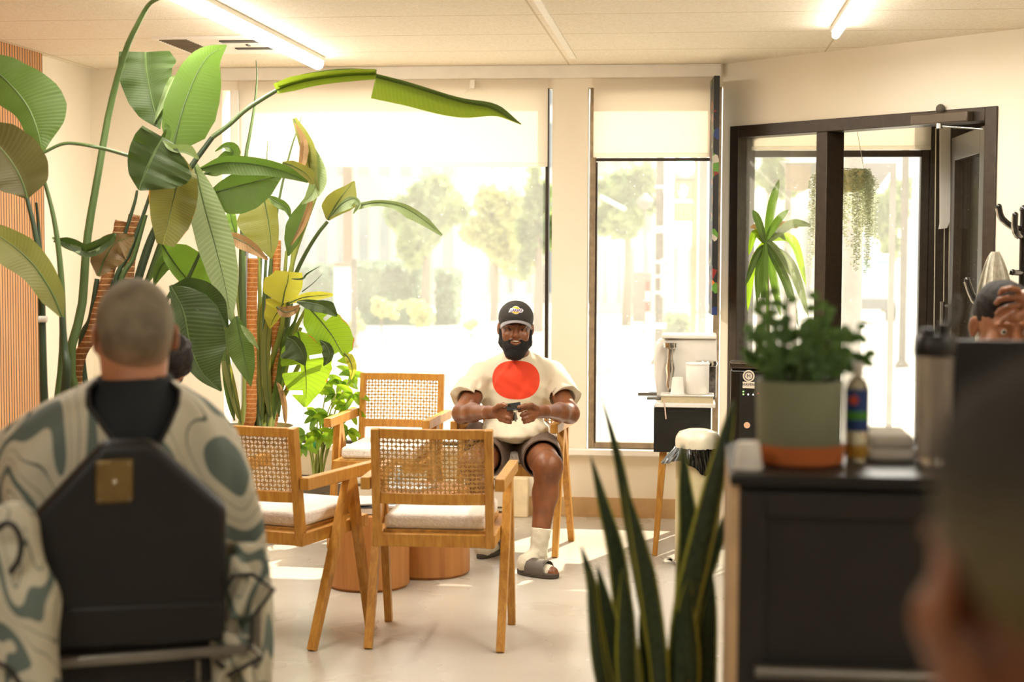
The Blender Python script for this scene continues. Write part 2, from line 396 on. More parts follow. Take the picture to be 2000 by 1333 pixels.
# roller blinds: translucent fabric glowing with daylight
t = NT('blind_fabric'); v = t.obj()
df = t.n('BsdfDiffuse'); df.inputs[0].default_value = hexc('#f6efe4'); tl = t.n('BsdfTranslucent'); tl.inputs[0].default_value = hexc('#f8f0e2')
ms = t.n('MixShader'); ms.inputs[0].default_value = .55; t.link(df.outputs[0], ms.inputs[1]); t.link(tl.outputs[0], ms.inputs[2]); t.link(ms.outputs[0], t.out.inputs[0]); M_BLIND = t.m
def blind(x0, x1, zb, label, y=W-.02, brackets=()):
    r = thing('roller_blind', label, 'blind', ((x0+x1)/2, y, zb), 'roller blinds over the street windows')
    MB().bx(x0, x1, y-.001, y+.001, zb+.02, H-.075).build('fabric', M_BLIND, r)
    MB().bx(x0, x1, y-.006, y+.006, zb, zb+.022).build('hem_bar', M_BLIND, r, bevel=.003)
    for bx_ in brackets:
        b = MB().bx(bx_-.012, bx_+.012, y-.035, y-.002, H-.125, H-.08); b.tube([(bx_-.05, y-.012, H-.15), (bx_-.02, y-.012, H-.12), (bx_+.03, y-.012, H-.12), (bx_+.05, y-.012, H-.15)], .003, 6)
        b.build('bracket', M_WHITE, r)
    return r
blind(w1a-.005, w1b-.004, 1.905, 'wide cream roller blind over the left street window', brackets=(wx(575, 180), wx(745, 180), wx(925, 180)))
blind(w2a+.02, w2b-.03, 1.955, 'narrow cream roller blind above the window between white pillar and dark canvas')
blind(w3a+.02, w3b-.0, 1.99, 'cream roller blind seen through the dark glazed door frame')
# slanted wall with the glazed door frame
C0 = Vector((CX, W, 0)); DV = Vector((1.35, -1.34, 0)).normalized(); NV = Vector((-DV.y, DV.x, 0)); NV = NV if NV.y > 0 else -NV   # NV points to the street
def slant(s, off=0, z=0): return C0 + DV*s + NV*off + Vector((0, 0, z))
def on_slant(px, py=500):
    r = ray(px, py); a = Matrix(((r.x, -DV.x), (r.y, -DV.y))); sol = a.inverted() @ Vector((C0.x, C0.y)); return sol[1]
def slbox(m, s0, s1, o0, o1, z0, z1):
    q = [slant(s0, o0, z0), slant(s1, o0, z0), slant(s1, o1, z0), slant(s0, o1, z0)]; m.prism(q, (0, 0, z1-z0)); return m
FA, FB = on_slant(1427, 400), on_slant(1948, 300)
FT = 2.115
LS = 4.4
m = MB(); slbox(m, 0, FA, 0, .11, 0, H); slbox(m, FA, FB, 0, .11, FT, H); slbox(m, FB, LS, 0, .11, 0, H)
struct(m.build('wall_right', M_WALL))
struct(MB().bx(3.2, 3.35, -3, 5.6, 0, H).build('wall_right_rear', M_WALL))
FM = on_slant(1606, 400); fw = .062
door = thing('door_1', 'x', 'x', slant((FA+FB)/2)); del door['label']; del door['category']; door['kind'] = 'structure'
m = MB(); slbox(m, FA, FA+fw, -.012, .12, 0, FT); slbox(m, FB-fw, FB, -.012, .12, 0, FT); slbox(m, FA+fw, FB-fw, -.012, .12, FT-fw, FT); slbox(m, FM-.035, FM+.035, -.012, .12, 0, FT-fw); slbox(m, FA+fw, FM-.035, -.012, .12, 0, .1)
m.build('door_frame', M_DARKFRAME, door, bevel=.003)
m = MB(); slbox(m, FA+fw-.003, FM-.033, .05, .056, .1, FT-fw+.003); m.build('glass_pane', M_GLASS, door)
# the door leaf stands open into the vestibule
h0 = slant(FB-fw-.01, .04); end = Vector((1.335, 8.40, 0)); dv = (end-h0).normalized(); nv = Vector((-dv.y, dv.x, 0)); L = (end-h0).length
def leafbox(m, a, b, z0, z1, o0=-.022, o1=.022): m.prism([h0+dv*a+nv*o0+Vector((0,0,z0)), h0+dv*b+nv*o0+Vector((0,0,z0)), h0+dv*b+nv*o1+Vector((0,0,z0)), h0+dv*a+nv*o1+Vector((0,0,z0))], (0,0,z1-z0)); return m
m = MB(); leafbox(m, .0, .11, .02, FT-.08); leafbox(m, L-.11, L, .02, FT-.08); leafbox(m, .11, L-.11, FT-.2, FT-.08); leafbox(m, .11, L-.11, .02, .27)
m.build('door_leaf', M_DARKFRAME, door, bevel=.003)
m = MB(); leafbox(m, .105, L-.105, .265, FT-.195, -.003, .003); m.build('glass_pane', M_GLASS, door)
m = MB(); m.tube([h0+dv*(L-.06)+nv*.06+Vector((0,0,.85)), h0+dv*(L-.06)+nv*.06+Vector((0,0,1.2))], .012, 8)
for z in (.87, 1.18): m.tube([h0+dv*(L-.06)+nv*.02+Vector((0,0,z)), h0+dv*(L-.06)+nv*.06+Vector((0,0,z))], .009, 8)
m.build('door_handle', M_STEEL, door)
# closer on the header
a, b = on_slant(1792, 232), on_slant(1905, 225)
m = MB(); slbox(m, a, b, -.06, -.012, FT-.065, FT-.015); m.build('closer_body', mat('closer_brown', '#574c40', .35, metal=.5), door, bevel=.006)
m = MB(); kc = slant(on_slant(1845, 240), -.04, FT-.075); m.tube([kc, slant(on_slant(1925, 262), .1, FT-.1)], .006, 8); m.bar(slant(on_slant(1925, 250), .05, FT-.07), slant(on_slant(1925, 250), .05, FT-.125), .02, .03)
m.lathe([(.016, -.012), (.016, .012)], slant(on_slant(1845, 240), -.04, FT-.075), 12); m.build('closer_arm', M_CHROME, door)
m = MB(); m.ball(slant(on_slant(1842, 216), -.02, FT+.006), .022, 14); m.build('door_bumper', mat('grey_rubber', '#5a5246', .6), door)
# vestibule: side wall and ceiling beyond the door frame
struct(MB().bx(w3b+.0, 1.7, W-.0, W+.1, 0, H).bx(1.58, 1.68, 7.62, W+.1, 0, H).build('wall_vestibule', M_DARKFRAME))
m = MB(); x = wx(1846, 350)
vb = thing('side_blind', 'narrow white blind hanging edge on inside the dark vestibule', 'blind', (1.2, W-.1, 1.9))
a_ = P(1836, 250, 8.2); 
m.prism([P(1835, 248, 8.2), P(1857, 248, 8.2), P(1857, 432, 8.2), P(1850, 446, 8.2), P(1833, 448, 8.2), P(1835, 436, 8.2)], (ray(1845, 350)*.02)); m.build('slat_panel', M_WHITE, vb, bevel=.003)
m = MB().bar(P(1846, 262, 8.22), P(1846, 160, 8.22), .01, .01); m.build('hanger', M_WHITE, vb)
m = MB()
for px in (1846, 1856, 1828): m.tube([P(px, 300 if px > 1840 else 250, 8.24), P(px-6, 900, 8.24)], .0025, 6)
m.build('bead_chain', mat('pale_chain', '#d8cdb5', .5), vb)
# ceiling fittings
M_TUBE = mat('lit_tube', (1, .94, .84, 1), .4, var=0, emit=26.0)
def lamp_glow(x, y, ln, e):
    l = light('tube_glow', 'AREA', (x, y, H-.075), e, (1, .95, .86), shape='RECTANGLE', size=.06, size_y=ln); l.data.spread = PI
def tube_light(x, y0, y1, label, wd=.035):
    r = thing('tube_light', label, 'ceiling light', (x, (y0+y1)/2, H), 'linear ceiling tubes')
    MB().bx(x-wd*.6, x+wd*.6, y0, y1, H-.022, H).build('housing', M_WHITE, r, bevel=.003)
    MB().tube([(x, y0+.01, H-.036), (x, y1-.01, H-.036)], wd*.5, 10).build('tube', M_TUBE, r)
    lamp_glow(x, (y0+y1)/2, y1-y0, 18*(y1-y0))
def ceil_at(px, py): return G(px, py, H-.03)
a = ceil_at(622, 123); tube_light(a.x, a.y-2.4, a.y, 'long glowing tube light on the ceiling left of the room centre', .06)
b = ceil_at(1632, 66); tube_light(b.x, b.y-1.2, b.y, 'short glowing tube light at the top right of the ceiling', .036)
for (x, y) in ((-2.0, 4.9), (.7, 5.1), (2.2, 2.2), (-1.3, 1.2), (.7, -.5)):  # added fill lamps: unseen tubes put in to brighten the interior
    lamp_glow(x, y, 1.4, 26 if y > 3 else 13)
    r = thing('tube_light', {4.9: 'added ceiling fill tube above the row of barber chairs at the left', 5.1: 'added ceiling fill tube above the drum tables, nearer the camera', 1.2: 'added ceiling fill tube behind the man in the patterned cape', -.5: 'added ceiling fill tube behind the camera position', 2.2: 'added ceiling fill tube over the station cabinet at the right'}[y], 'ceiling light', (x, y, H), 'added fill tubes out of frame')
    MB().bx(x-.025, x+.025, y-.7, y+.7, H-.022, H).build('housing', M_WHITE, r); MB().tube([(x, y-.69, H-.036), (x, y+.69, H-.036)], .02, 8).build('tube', M_TUBE, r)
struct(MB().bx(a.x+1.30, a.x+1.33, 4.5, W-.35, H-.006, H).build('trim_4', M_WHITE))
c0, c1 = ceil_at(275, 84), ceil_at(545, 112)
r = thing('ceiling_vent', 'white ceiling vent with dark slots above the tall plants', 'vent', ((c0.x+c1.x)/2, c1.y, H))
yv0, yv1 = ceil_at(400, 118).y-.62, ceil_at(400, 118).y
yv0, yv1 = ceil_at(400, 83).y, ceil_at(400, 113).y
xv0, xv1 = ceil_at(295, 84).x, ceil_at(575, 112).x; xm = ceil_at(430, 98).x
M_SLOT = mat('vent_slot_dark', '#6b5f4a', .6)
MB().bx(xv0, xv1, yv0, yv1, H-.012, H).build('frame', M_WHITE, r)
m = MB()
for i in range(16):
    y = yv0+.03+(yv1-yv0-.06)*i/15; m.bx(xv0+.03, xm-.08, y-.005, y+.005, H-.016, H-.012)
m.build('return_grille', M_SLOT, r)
m = MB()
for i, (a0, a1) in enumerate(((.12, .22), (.36, .44), (.58, .66))):
    m.bx(xm+.06+.1*i, xv1-.05-.09*i, yv0+(yv1-yv0)*a0, yv0+(yv1-yv0)*a1, H-.018, H-.012)
m.build('diffuser_slots', mat('vent_black', '#3a342a', .5), r)
# baseboard heater
hx0, hx1 = wx(560, 990), wx(1030, 990)
r = thing('baseboard_heater', 'low white baseboard heater along the wall under the left window', 'heater', ((hx0+hx1)/2, W-.06, 0))
MB().bx(hx0, hx1, W-.075, W-.016, .03, .20).bx(hx0, hx1, W-.09, W-.02, .175, .20).build('casing', M_WHITE, r, bevel=.004)
MB().bx(hx1-.075, hx1+.012, W-.092, W-.014, .0, .215).build('end_cap', mat('aged_white_metal', '#ead9b4', .45), r, bevel=.006)
MB().bx(hx0+.02, hx1-.09, W-.077, W-.073, .15, .165).bx(hx0+.02, hx1-.09, W-.077, W-.073, .045, .055).build('grille_slot', M_SLOT, r)
# ================================================================= THE STREET OUTSIDE
def gz(y): return -.12 - max(0, y-12)*.02
def road_at(px, py):
    r = ray(px, py); lo, hi = 9.0, 200.0
    for _ in range(60):
        mid = (lo+hi)/2
        if CP.z + r.z*mid/ r.y > gz(mid): lo = mid
        else: hi = mid
    return CP + r*(lo/r.y)
t = NT('pale_concrete'); v = t.obj()
t.set(Base_Color=t.ramp(t.noise(v, .6, 5), [(.3, hexc('#c9c2b2')), (.7, hexc('#ddd7c9'))]), Roughness=.8); M_CONC = t.m
m = MB(); m.add([(-30, W+.1, -.12), (30, W+.1, -.12), (30, 12, -.12), (-30, 12, -.12), (60, 140, gz(140)), (-60, 140, gz(140))], [(0,1,2,3), (3,2,4,5)])
struct(m.build('pavement_ground', M_CONC))
m = MB().add([(-40, 22, gz(22)+.01), (40, 22, gz(22)+.01), (45, 40, gz(40)+.01), (-45, 40, gz(40)+.01)], [(0,1,2,3)])
struct(m.build('road_surface', mat('sunlit_asphalt', '#b4ada0', .85)))
def leafmat(name, c1, c2, tr=.35):
    t = NT(name); v = t.obj()
    t.set(Base_Color=t.ramp(t.noise(v, 1.6, 3), [(.35, hexc(c1)), (.65, hexc(c2))]), Roughness=.6)
    tb = t.n('BsdfTranslucent'); tb.inputs[0].default_value = hexc(c2); ms = t.n('MixShader'); ms.inputs[0].default_value = tr
    t.link(t.b.outputs[0], ms.inputs[1]); t.link(tb.outputs[0], ms.inputs[2]); t.link(ms.outputs[0], t.out.inputs[0]); return t.m
M_FAR1 = leafmat('street_foliage', '#7f9464', '#a9b878'); M_FAR2 = leafmat('hedge_foliage', '#6c8468', '#8aa082'); M_FAR3 = leafmat('yellow_foliage', '#b9bd7c', '#d5d08c')
M_BARK = mat('street_bark', '#8b7b68', .8)
def leafcloud(c, rad, n, size, seed):
    rng = random.Random(seed); m = MB(); c = Vector(c)
    clumps = [Vector((rng.gauss(0, .42), rng.gauss(0, .42), rng.gauss(0, .42))) for _ in range(14)]
    for i in range(n):
        k = rng.choice(clumps); d = Vector((rng.gauss(0, 1), rng.gauss(0, 1), rng.gauss(0, 1))).normalized()*rng.uniform(.15, .36)
        q = k+d; p = c + Vector((q.x*rad[0], q.y*rad[1], q.z*rad[2]))
        a = Vector((rng.gauss(0,1), rng.gauss(0,1), rng.gauss(0,1))).normalized(); b = a.cross(Vector((rng.gauss(0,1), rng.gauss(0,1), rng.gauss(0,1)))).normalized(); s = size*rng.uniform(.6, 1.2)
        m.add([p-a*s, p+b*s*.6, p+a*s, p-b*s*.6], [(0,1,2,3)])
    return m
def street_tree(px, pyb, pyc, rx, ry, d, label, mt, n=1500, seed=1):
    c = P(px, pyc, d); g = gz(c.y); r = thing('street_tree', label, 'tree', (c.x, c.y, g), 'trees across the street')
    s = d/FPX; leafcloud(c, (rx*s, rx*s*.8, ry*s), n, .26*d/45, seed).build('foliage', mt, r)
    MB().tube([(c.x, c.y, g-.1), (c.x+.05, c.y, (g+c.z)/2), (c.x, c.y, c.z)], [.16, .12, .06], 8).build('trunk', M_BARK, r)
street_tree(830, 620, 410, 75, 95, 44, 'street tree with thin trunk seen left of centre through the left window', M_FAR1, seed=3)
street_tree(965, 640, 450, 70, 75, 50, 'pale yellow street tree seen above the capped man', M_FAR3, seed=4)
street_tree(1050, 640, 430, 28, 90, 40, 'narrow street tree at the right edge of the left window', M_FAR1, 900, 5)
street_tree(1225, 640, 400, 60, 70, 46, 'bushy street tree seen left of the dark pole in the narrow window', M_FAR1, seed=6)
street_tree(1730, 640, 420, 45, 85, 68, 'pale street tree seen above the bus', M_FAR1, 1100, 7)
street_tree(1500, 640, 350, 50, 40, 55, 'street tree seen through the top of the glazed sidelight', M_FAR1, 900, 8)
def hedge(px0, px1, py0, py1, d, label, seed, mt=None):
    a, b = P(px0, py0, d), P(px1, py1, d); c = (a+b)/2; g = gz(c.y); rng = random.Random(seed); m = MB()
    x0, x1 = sorted((a.x, b.x)); h = a.z-g
    for i in range(int(500*(x1-x0)/2)+400):
        p = Vector((rng.uniform(x0, x1), c.y+rng.uniform(-.6, .6), g+h*rng.random()**.7)); q = Vector((rng.gauss(0,1), rng.gauss(0,1), rng.gauss(0,1))).normalized(); w_ = q.cross(Vector((rng.gauss(0,1), rng.gauss(0,1), rng.gauss(0,1)))).normalized(); s = .14
        m.add([p-q*s, p+w_*s, p+q*s, p-w_*s], [(0,1,2,3)])
    m.bx(x0+.1, x1-.1, c.y-.45, c.y+.45, g, g+h*.92)
    tag(m.build('clipped_hedge', mt or M_FAR2), label, 'hedge', 'hedges across the street')
hedge(697, 826, 515, 560, 46, 'long clipped hedge across the street right of the utility pole', 1)
hedge(856, 896, 530, 565, 46, 'short clipped hedge across the street beside the tree trunk', 2)
hedge(590, 655, 520, 560, 46, 'clipped hedge across the street left of the white cabinet', 3)
hedge(1302, 1338, 622, 655, 31, 'patch of bright green shrubs behind the traffic pole', 5, M_FAR1)
for i, (px, py, s) in enumerate(((815, 615, 30), (745, 605, 20), (690, 640, 14), (920, 632, 10))):
    c = P(px, py, (34, 32.6, 31.5, 34)[i]); r = thing('low_shrub', ('widest yellow green shrub on the far kerb', 'small yellow shrub left of the widest far shrub', 'tiny shrub near the grey post across the street', 'tiny dry shrub left of the capped man')[i], 'shrub', (c.x, c.y, gz(c.y)))
    leafcloud((c.x, c.y, max(c.z, gz(c.y)+.2)), (s*.011*1.3, .4, s*.011), 260, .09, 20+i).build('foliage', M_FAR3, r)
    MB().tube([(c.x, c.y, gz(c.y)), (c.x, c.y, c.z)], .02, 6).build('stem', M_BARK, r)
# buildings
M_FACADE = mat('pale_facade', '#cdbfb2', .8, nscale=.5); M_FGLASS = mat('facade_glass', '#8d9496', .25, var=.1, nscale=.3)
M_FWHITE = mat('white_render', '#e2ddd2', .8, nscale=.4)
def building(name, px0, px1, py0, d, label, cols, rows, m1=M_FACADE, ww=.55, depth=8, base=0):
    a, b = P(px0, py0, d), P(px1, py0, d); x0, x1 = a.x, b.x; y = (a.y+b.y)/2; g = gz(y); r = thing(name, label, 'building', ((x0+x1)/2, y, g))
    MB().bx(x0, x1, y, y+depth, g, a.z).build('wall', m1, r)
    cw = (x1-x0)/cols; z0 = g+base; rh = (a.z-z0)/rows
    for j in range(rows):
        for i in range(cols):
            cx = x0+cw*(i+.5); MB().bx(cx-cw*ww/2, cx+cw*ww/2, y-.06, y+.02, z0+rh*(j+.14), z0+rh*(j+.86)).build('window', M_FGLASS, r)
    return r
building('office_building', 520, 900, 150, 78, 'pale office block with tall columns behind the utility pole', 9, 2, ww=.42)
building('apartment_building', 905, 1130, 100, 95, 'whitish block seen behind the pale trees right of centre', 6, 4, M_FWHITE, ww=.3)
building('low_building', 1168, 1362, 462, 62, 'low white building across the street behind the signal pole', 7, 1, M_FWHITE, ww=.12)
building('tower_building', 1130, 1280, 200, 95, 'grey tower block behind the trees in the narrow window', 5, 6, ww=.4)
building('corner_building', 1440, 1640, 395, 66, 'low white building seen through the glazed sidelight', 5, 1, M_FWHITE, ww=.3)
# poles
M_POLE = mat('weathered_pole', '#6d6253', .7, var=.15); M_GPOLE = mat('galvanised_pole', '#8d857a', .5, metal=.3); M_WPOLE = mat('brown_timber_pole', '#8a745a', .8)
def pole(name, px0, px1, py0, pyb, d, label, m1, cat='pole', arm=None):
    a = P((px0+px1)/2, py0, d); y = a.y; g = gz(y); rad = (px1-px0)/2*d/FPX
    r = thing(name, label, cat, (a.x, y, g)); MB().tube([(a.x, y, g), (a.x, y, a.z)], rad, 14).build('shaft', m1, r)
    MB().lathe([(rad*1.9, 0), (rad*1.9, .05), (rad*1.1, .12)], (a.x, y, g), 14).build('base', m1, r); return r, a
pole('utility_pole', 669, 689, 200, 515, 34, 'brown utility pole beside the white cabinet across the street', M_WPOLE)
r, a = pole('street_post', 685, 697, 505, 620, 30, 'short dark post in front of the brown utility pole', M_POLE)
r, a = pole('signal_pole', 1283, 1300, 120, 655, 25, 'dark traffic signal pole seen in the narrow window', M_POLE)
s = 25/FPX
for py in (365, 445, 452, 512, 540, 572): MB().tube([P(1279, py, 24.9), P(1304, py, 24.9)], .02, 8).build('band', M_WHITE, r)
MB().tube([P(1296, 374, 25), P(1316, 376, 25)], .03, 8).tube([P(1296, 440, 25), P(1345, 470, 25)], .035, 8).tube([P(1172, 384, 25), P(1222, 410, 25)], .03, 8).build('bracket_arm', M_WHITE, r)
def boxpx(m, px0, py0, px1, py1, d, depth):
    a, b = P(px0, py0, d), P(px1, py1, d); m.bx(min(a.x, b.x), max(a.x, b.x), a.y, a.y+depth, min(a.z, b.z), max(a.z, b.z)); return m
r = thing('traffic_light', 'traffic light glowing pale green at the top of the narrow window', 'traffic light', P(1338, 330, 25))
boxpx(MB(), 1318, 250, 1358, 352, 25, .3).build('housing', mat('signal_grey', '#8a8378', .5), r, bevel=.02)
c = P(1338, 326, 24.95); MB().lathe([(.001, .0), (.14, .0), (.15, .02), (.14, .03)], c, 24, Vector((0, -1, 0))).build('green_lamp', mat('green_lamp_glow', (.35, 1, .8, 1), .3, var=0, emit=5), r)
M_SIGBOX = mat('signal_box_brown', '#8d7556', .6); M_SIGFACE = mat('signal_face_amber', '#e8b67c', .5, var=.1)
for i, (y0, y1) in enumerate(((352, 389), (396, 432))):
    r = thing('pedestrian_signal', ('upper pedestrian signal with a pale raised hand, below the green light', 'lower countdown pedestrian signal showing an orange digit')[i], 'pedestrian signal', P(1334, y1, 25), 'pedestrian signals on the pole')
    boxpx(MB(), 1316, y0, 1354, y1, 25, .25).build('housing', M_SIGBOX, r, bevel=.015)
    boxpx(MB(), 1319, y0+3, 1351, y1-3, 24.98, .02).build('face', M_SIGFACE, r)
    m = MB()
    if i == 0:
        m.prism([P(*q, 24.93) for q in ((1329, 386), (1326, 376), (1328, 372), (1331, 376), (1330, 362), (1333, 361), (1334, 372), (1336, 360), (1338, 361), (1338, 373), (1342, 365), (1343, 367), (1341, 378), (1339, 386))], (0, .02, 0))
        m.build('hand_symbol', mat('pale_hand_glow', (1, .93, .75, 1), .4, var=0, emit=1.2), r)
    else:
        for q in (((1329, 404), (1341, 404)), ((1330, 404), (1330, 414)), ((1330, 414), (1340, 414)), ((1340, 414), (1340, 426)), ((1329, 426), (1340, 426)), ((1330, 414), (1330, 426))): m.bar(P(*q[0], 24.93), P(*q[1], 24.93), .02, .022)
        m.build('digit_symbol', mat('orange_digit_glow', (1, .55, .15, 1), .4, var=0, emit=1.2), r)
pole('timber_post', 1354, 1366, 120, 560, 27, 'orange brown timber post right of the pedestrian signals', mat('orange_timber', '#c39a6c', .8))
pole('street_column', 1368, 1385, 120, 650, 20, 'grey street column beside the dark canvas edge', M_GPOLE)
r, a = pole('street_lamp', 1258, 1262, 392, 560, 40, 'small street lamp with a pointed head left of the signal pole', M_GPOLE, 'street lamp')
MB().lathe([(.02, -.1), (.16, -.08), (.22, .1), (.02, .28)], P(1260, 400, 40), 10).build('lamp_head', M_GPOLE, r)
r = thing('control_box', 'brown traffic control box with red and white stripes on the signal pole', 'control box', P(1252, 632, 24.6))
boxpx(MB(), 1236, 532, 1271, 630, 24.6, .35).build('casing', mat('control_box_brown', '#8f8475', .5), r, bevel=.02)
boxpx(MB(), 1249, 634, 1300, 642, 24.5, .45).build('shelf_bracket', M_WHITE, r)
for i in range(4): boxpx(MB(), 1261, 550+i*20, 1269, 569+i*20, 24.57, .02).build('stripe', mat(('stripe_red', 'stripe_white')[i % 2], ('#d9472c', '#f5f0e6')[i % 2], .5), r)
r = thing('street_sign', 'white street sign with small green marks mounted on the signal pole', 'sign', P(1300, 580, 24.8))
boxpx(MB(), 1291, 506, 1311, 580, 24.8, .03).build('panel', M_WHITE, r, bevel=.01)
boxpx(boxpx(boxpx(MB(), 1299, 513, 1304, 518, 24.78, .01), 1299, 530, 1304, 535, 24.78, .01), 1299, 570, 1304, 574, 24.78, .01).build('marks', mat('sign_green', '#3fae8e', .5), r)
r = thing('utility_cabinet', 'white utility cabinet at the foot of the brown pole', 'cabinet', P(669, 600, 32))
a, b = P(652, 520, 32), P(686, 590, 32); MB().bx(a.x, b.x, a.y, a.y+.4, gz(a.y), a.z).build('casing', M_WHITE, r, bevel=.02)
boxpx(MB(), 651, 514, 687, 520, 31.95, .5).build('cap', M_WPOLE, r)
# seen through the glazed door frame
pole('stone_column', 1651, 1690, 150, 880, 12.2, 'thick grey column behind the hanging plant outside the door', M_GPOLE, 'column')
pole('roadside_pole', 1765, 1780, 120, 720, 24.5, 'tall brown pole outside right of the bus', M_POLE)
r = thing('city_bus', 'pale blue city bus driving towards the window, seen beyond the thick column', 'bus', P(1693, 612, 50))
s = 50/FPX
def bb(x0, y0, x1, y1, dd, depth): return boxpx(MB(), x0, y0, x1, y1, dd, depth)
bb(1628, 498, 1745, 604, 50, 8).build('body', mat('bus_white', '#dfe3e0', .4), r, bevel=.12)
bb(1634, 506, 1742, 566, 49.95, .06).build('windshield', mat('bus_glass', '#7db2c0', .15), r, bevel=.02)
bb(1690, 500, 1740, 510, 49.9, .08).build('destination_sign', mat('bus_sign', '#c99a83', .5), r)
bb(1626, 584, 1746, 606, 49.85, .3).build('bumper', mat('bus_bumper', '#5f625f', .5), r, bevel=.04)
for px in (1642, 1732): bb(px-9, 568, px+9, 578, 49.9, .08).build('headlight', M_WHITE, r, bevel=.02)
for px in (1640, 1730): MB().tube([P(px, 608, 50.1), P(px, 608, 50.1)+Vector((.3, 0, 0))], .35, 14).build('wheel', M_BLACK, r)
r = thing('awning', 'grey pointed awning over the pavement outside the door', 'awning', P(1640, 330, 14))
MB().prism([P(1540, 318, 14), P(1752, 318, 14), P(1712, 372, 14), P(1560, 344, 14)], (0, 1.6, .1)).build('canopy', mat('awning_grey', '#77716a', .7), r)
MB().prism([P(1534, 322, 13.8), P(1584, 322, 13.8), P(1584, 368, 13.8), P(1568, 374, 13.8), P(1536, 370, 13.8)], (0, .1, 0)).build('sign_box', mat('sign_brown', '#8f775e', .6), r)
MB().bar(P(1540, 318, 14.2), P(1540, 318, 14.2)-Vector((0, 0, 2.4)), .05, .05).bar(P(1745, 318, 14.2), P(1745, 318, 14.2)-Vector((0, 0, 2.4)), .05, .05).build('post', M_GPOLE, r)
# ================================================================= FURNITURE AND SMALL THINGS
t = NT('honey_oak'); v = t.obj(); g = t.noise(t.mapv(v, (14, 14, 2.0)), 5, 5, i_Distortion=.6)
t.set(Base_Color=t.ramp(g, [(.3, hexc('#a87026')), (.7, hexc('#c9933e'))]), Roughness=.42); t.bump(g, .05); M_OAK = t.m
t = NT('red_oak_drum'); v = t.obj(); g = t.noise(t.mapv(v, (1, 1, .06)), 28, 4); g2 = t.noise(t.mapv(v, (1, 1, .03)), 9, 2)
t.set(Base_Color=t.mix(t.ramp(g2, [(.45, (0,0,0,1)), (.55, (.5,.5,.5,1))]), t.ramp(g, [(.3, hexc('#935a26')), (.7, hexc('#ba7e3e'))]), hexc('#b0763a')), Roughness=.45); M_DRUM = t.m
M_CANE = mat('woven_cane', '#c79a55', .6, var=.15, nscale=40)
t = NT('boucle_cushion'); v = t.obj(); t.set(Base_Color=t.ramp(t.noise(v, 90, 3), [(.3, hexc('#e8e0d4')), (.7, hexc('#faf5ec'))]), Roughness=.95); t.b.inputs['Sheen Weight'].default_value = .3; t.bump(t.noise(v, 180, 3), .5); M_BOUCLE = t.m
def bowed(m, x0, x1, y0, y1, z0, z1, bow, n=10):
    """bar from x0..x1 whose middle bows back by bow (towards -y)"""
    vs = []; fs = []
    for i in range(n+1):
        u = i/n; x = x0+(x1-x0)*u; o = -bow*(1-(2*u-1)**2)
        yy = (y0+o, y1+o); vs += [(x, yy[0], z0), (x, yy[1], z0), (x, yy[1], z1), (x, yy[0], z1)]
    for i in range(n):
        a = i*4; b = a+4
        for k in range(4): fs.append((a+k, a+(k+1) % 4, b+(k+1) % 4, b+k))
    fs.append((0, 3, 2, 1)); e = n*4; fs.append((e, e+1, e+2, e+3)); return m.add(vs, fs)
def cane_chair(label):
    r = thing('cane_chair', label, 'chair', group='cane back armchairs of the waiting area')
    lean = lambda z: -.222 - (z-.385)*.13
    for s in (-1, 1):
        MB().bar((s*.205, lean(.385), .385), (s*.205, lean(.82), .82), .030, .036, (0, -1, 0)).build('back_post', M_OAK, r, bevel=.003)
        MB().bx(s*.243-.018, s*.243+.018, -.265, .27, .595, .640).build('armrest', M_OAK, r, bevel=.003)
        MB().bar((s*.243, .065, .60), (s*.243, -.215, 0), .034, .044, (0, 1, 0), .030, .030).build('leg', M_OAK, r, bevel=.002)
        MB().bar((s*.243, .075, .60), (s*.243, .225, 0), .033, .042, (0, 1, 0), .029, .030).build('leg', M_OAK, r, bevel=.002)
    m = MB(); m.bx(-.225, .225, -.240, -.205, .385, .432); m.bx(-.225, .225, .215, .25, .385, .432)
    for s in (-1, 1): m.bx(s*.2075-.0175, s*.2075+.0175, -.205, .215, .385, .432)
    m.build('seat_frame', M_OAK, r, bevel=.003)
    MB().bx(-.188, .188, -.205, .245, .428, .442).build('seat_board', M_CANE, r)
    MB().bx(-.186, .186, -.198, .235, .442, .497).build('seat_cushion', M_BOUCLE, r, bevel=.016, seg=3)
    m = MB(); bw = .022
    bowed(m, -.19, .19, lean(.80)-.013, lean(.80)+.013, .785, .82, bw); m.build('top_rail', M_OAK, r, bevel=.002); m = MB(); bowed(m, -.19, .19, lean(.57)-.013, lean(.57)+.013, .545, .585, bw)
    m.build('lower_rail', M_OAK, r, bevel=.002)
    # cane sheet: woven strands following the bow
    m = MB(); z0, z1 = .583, .787; xs0 = -.192; nx_, nz_ = 24, 13
    def cp(x, z, o=0): return Vector((x, lean(z)-bw*(1-(x/.19)**2)+o, z))
    dx = .384/nx_; dz = (z1-z0)/nz_
    for i in range(nx_+1):
        x = xs0+dx*i
        for k in range(3): za, zb = z0+(z1-z0)*k/3, z0+(z1-z0)*(k+1)/3; m.bar(cp(x, za, .0008), cp(x, zb, .0008), .0055, .0012, (0, 1, 0))
    for j in range(nz_+1):
        z = z0+dz*j
        for k in range(12): xa, xb = xs0+.384*k/12, xs0+.384*(k+1)/12; m.bar(cp(xa, z, -.0008), cp(xb, z, -.0008), .0055, .0012, (0, 1, 0))
    for i in range(nx_):
        for j in range(nz_):
            xa, xb, za, zb = xs0+dx*i, xs0+dx*(i+1), z0+dz*j, z0+dz*(j+1)
            if (i+j) % 2: m.bar(cp(xa, za), cp(xb, zb), .0022, .001, (0, 1, 0))
            else: m.bar(cp(xa, zb), cp(xb, za), .0022, .001, (0, 1, 0))
    m.build('cane_panel', M_CANE, r)
    return r
chairs = []
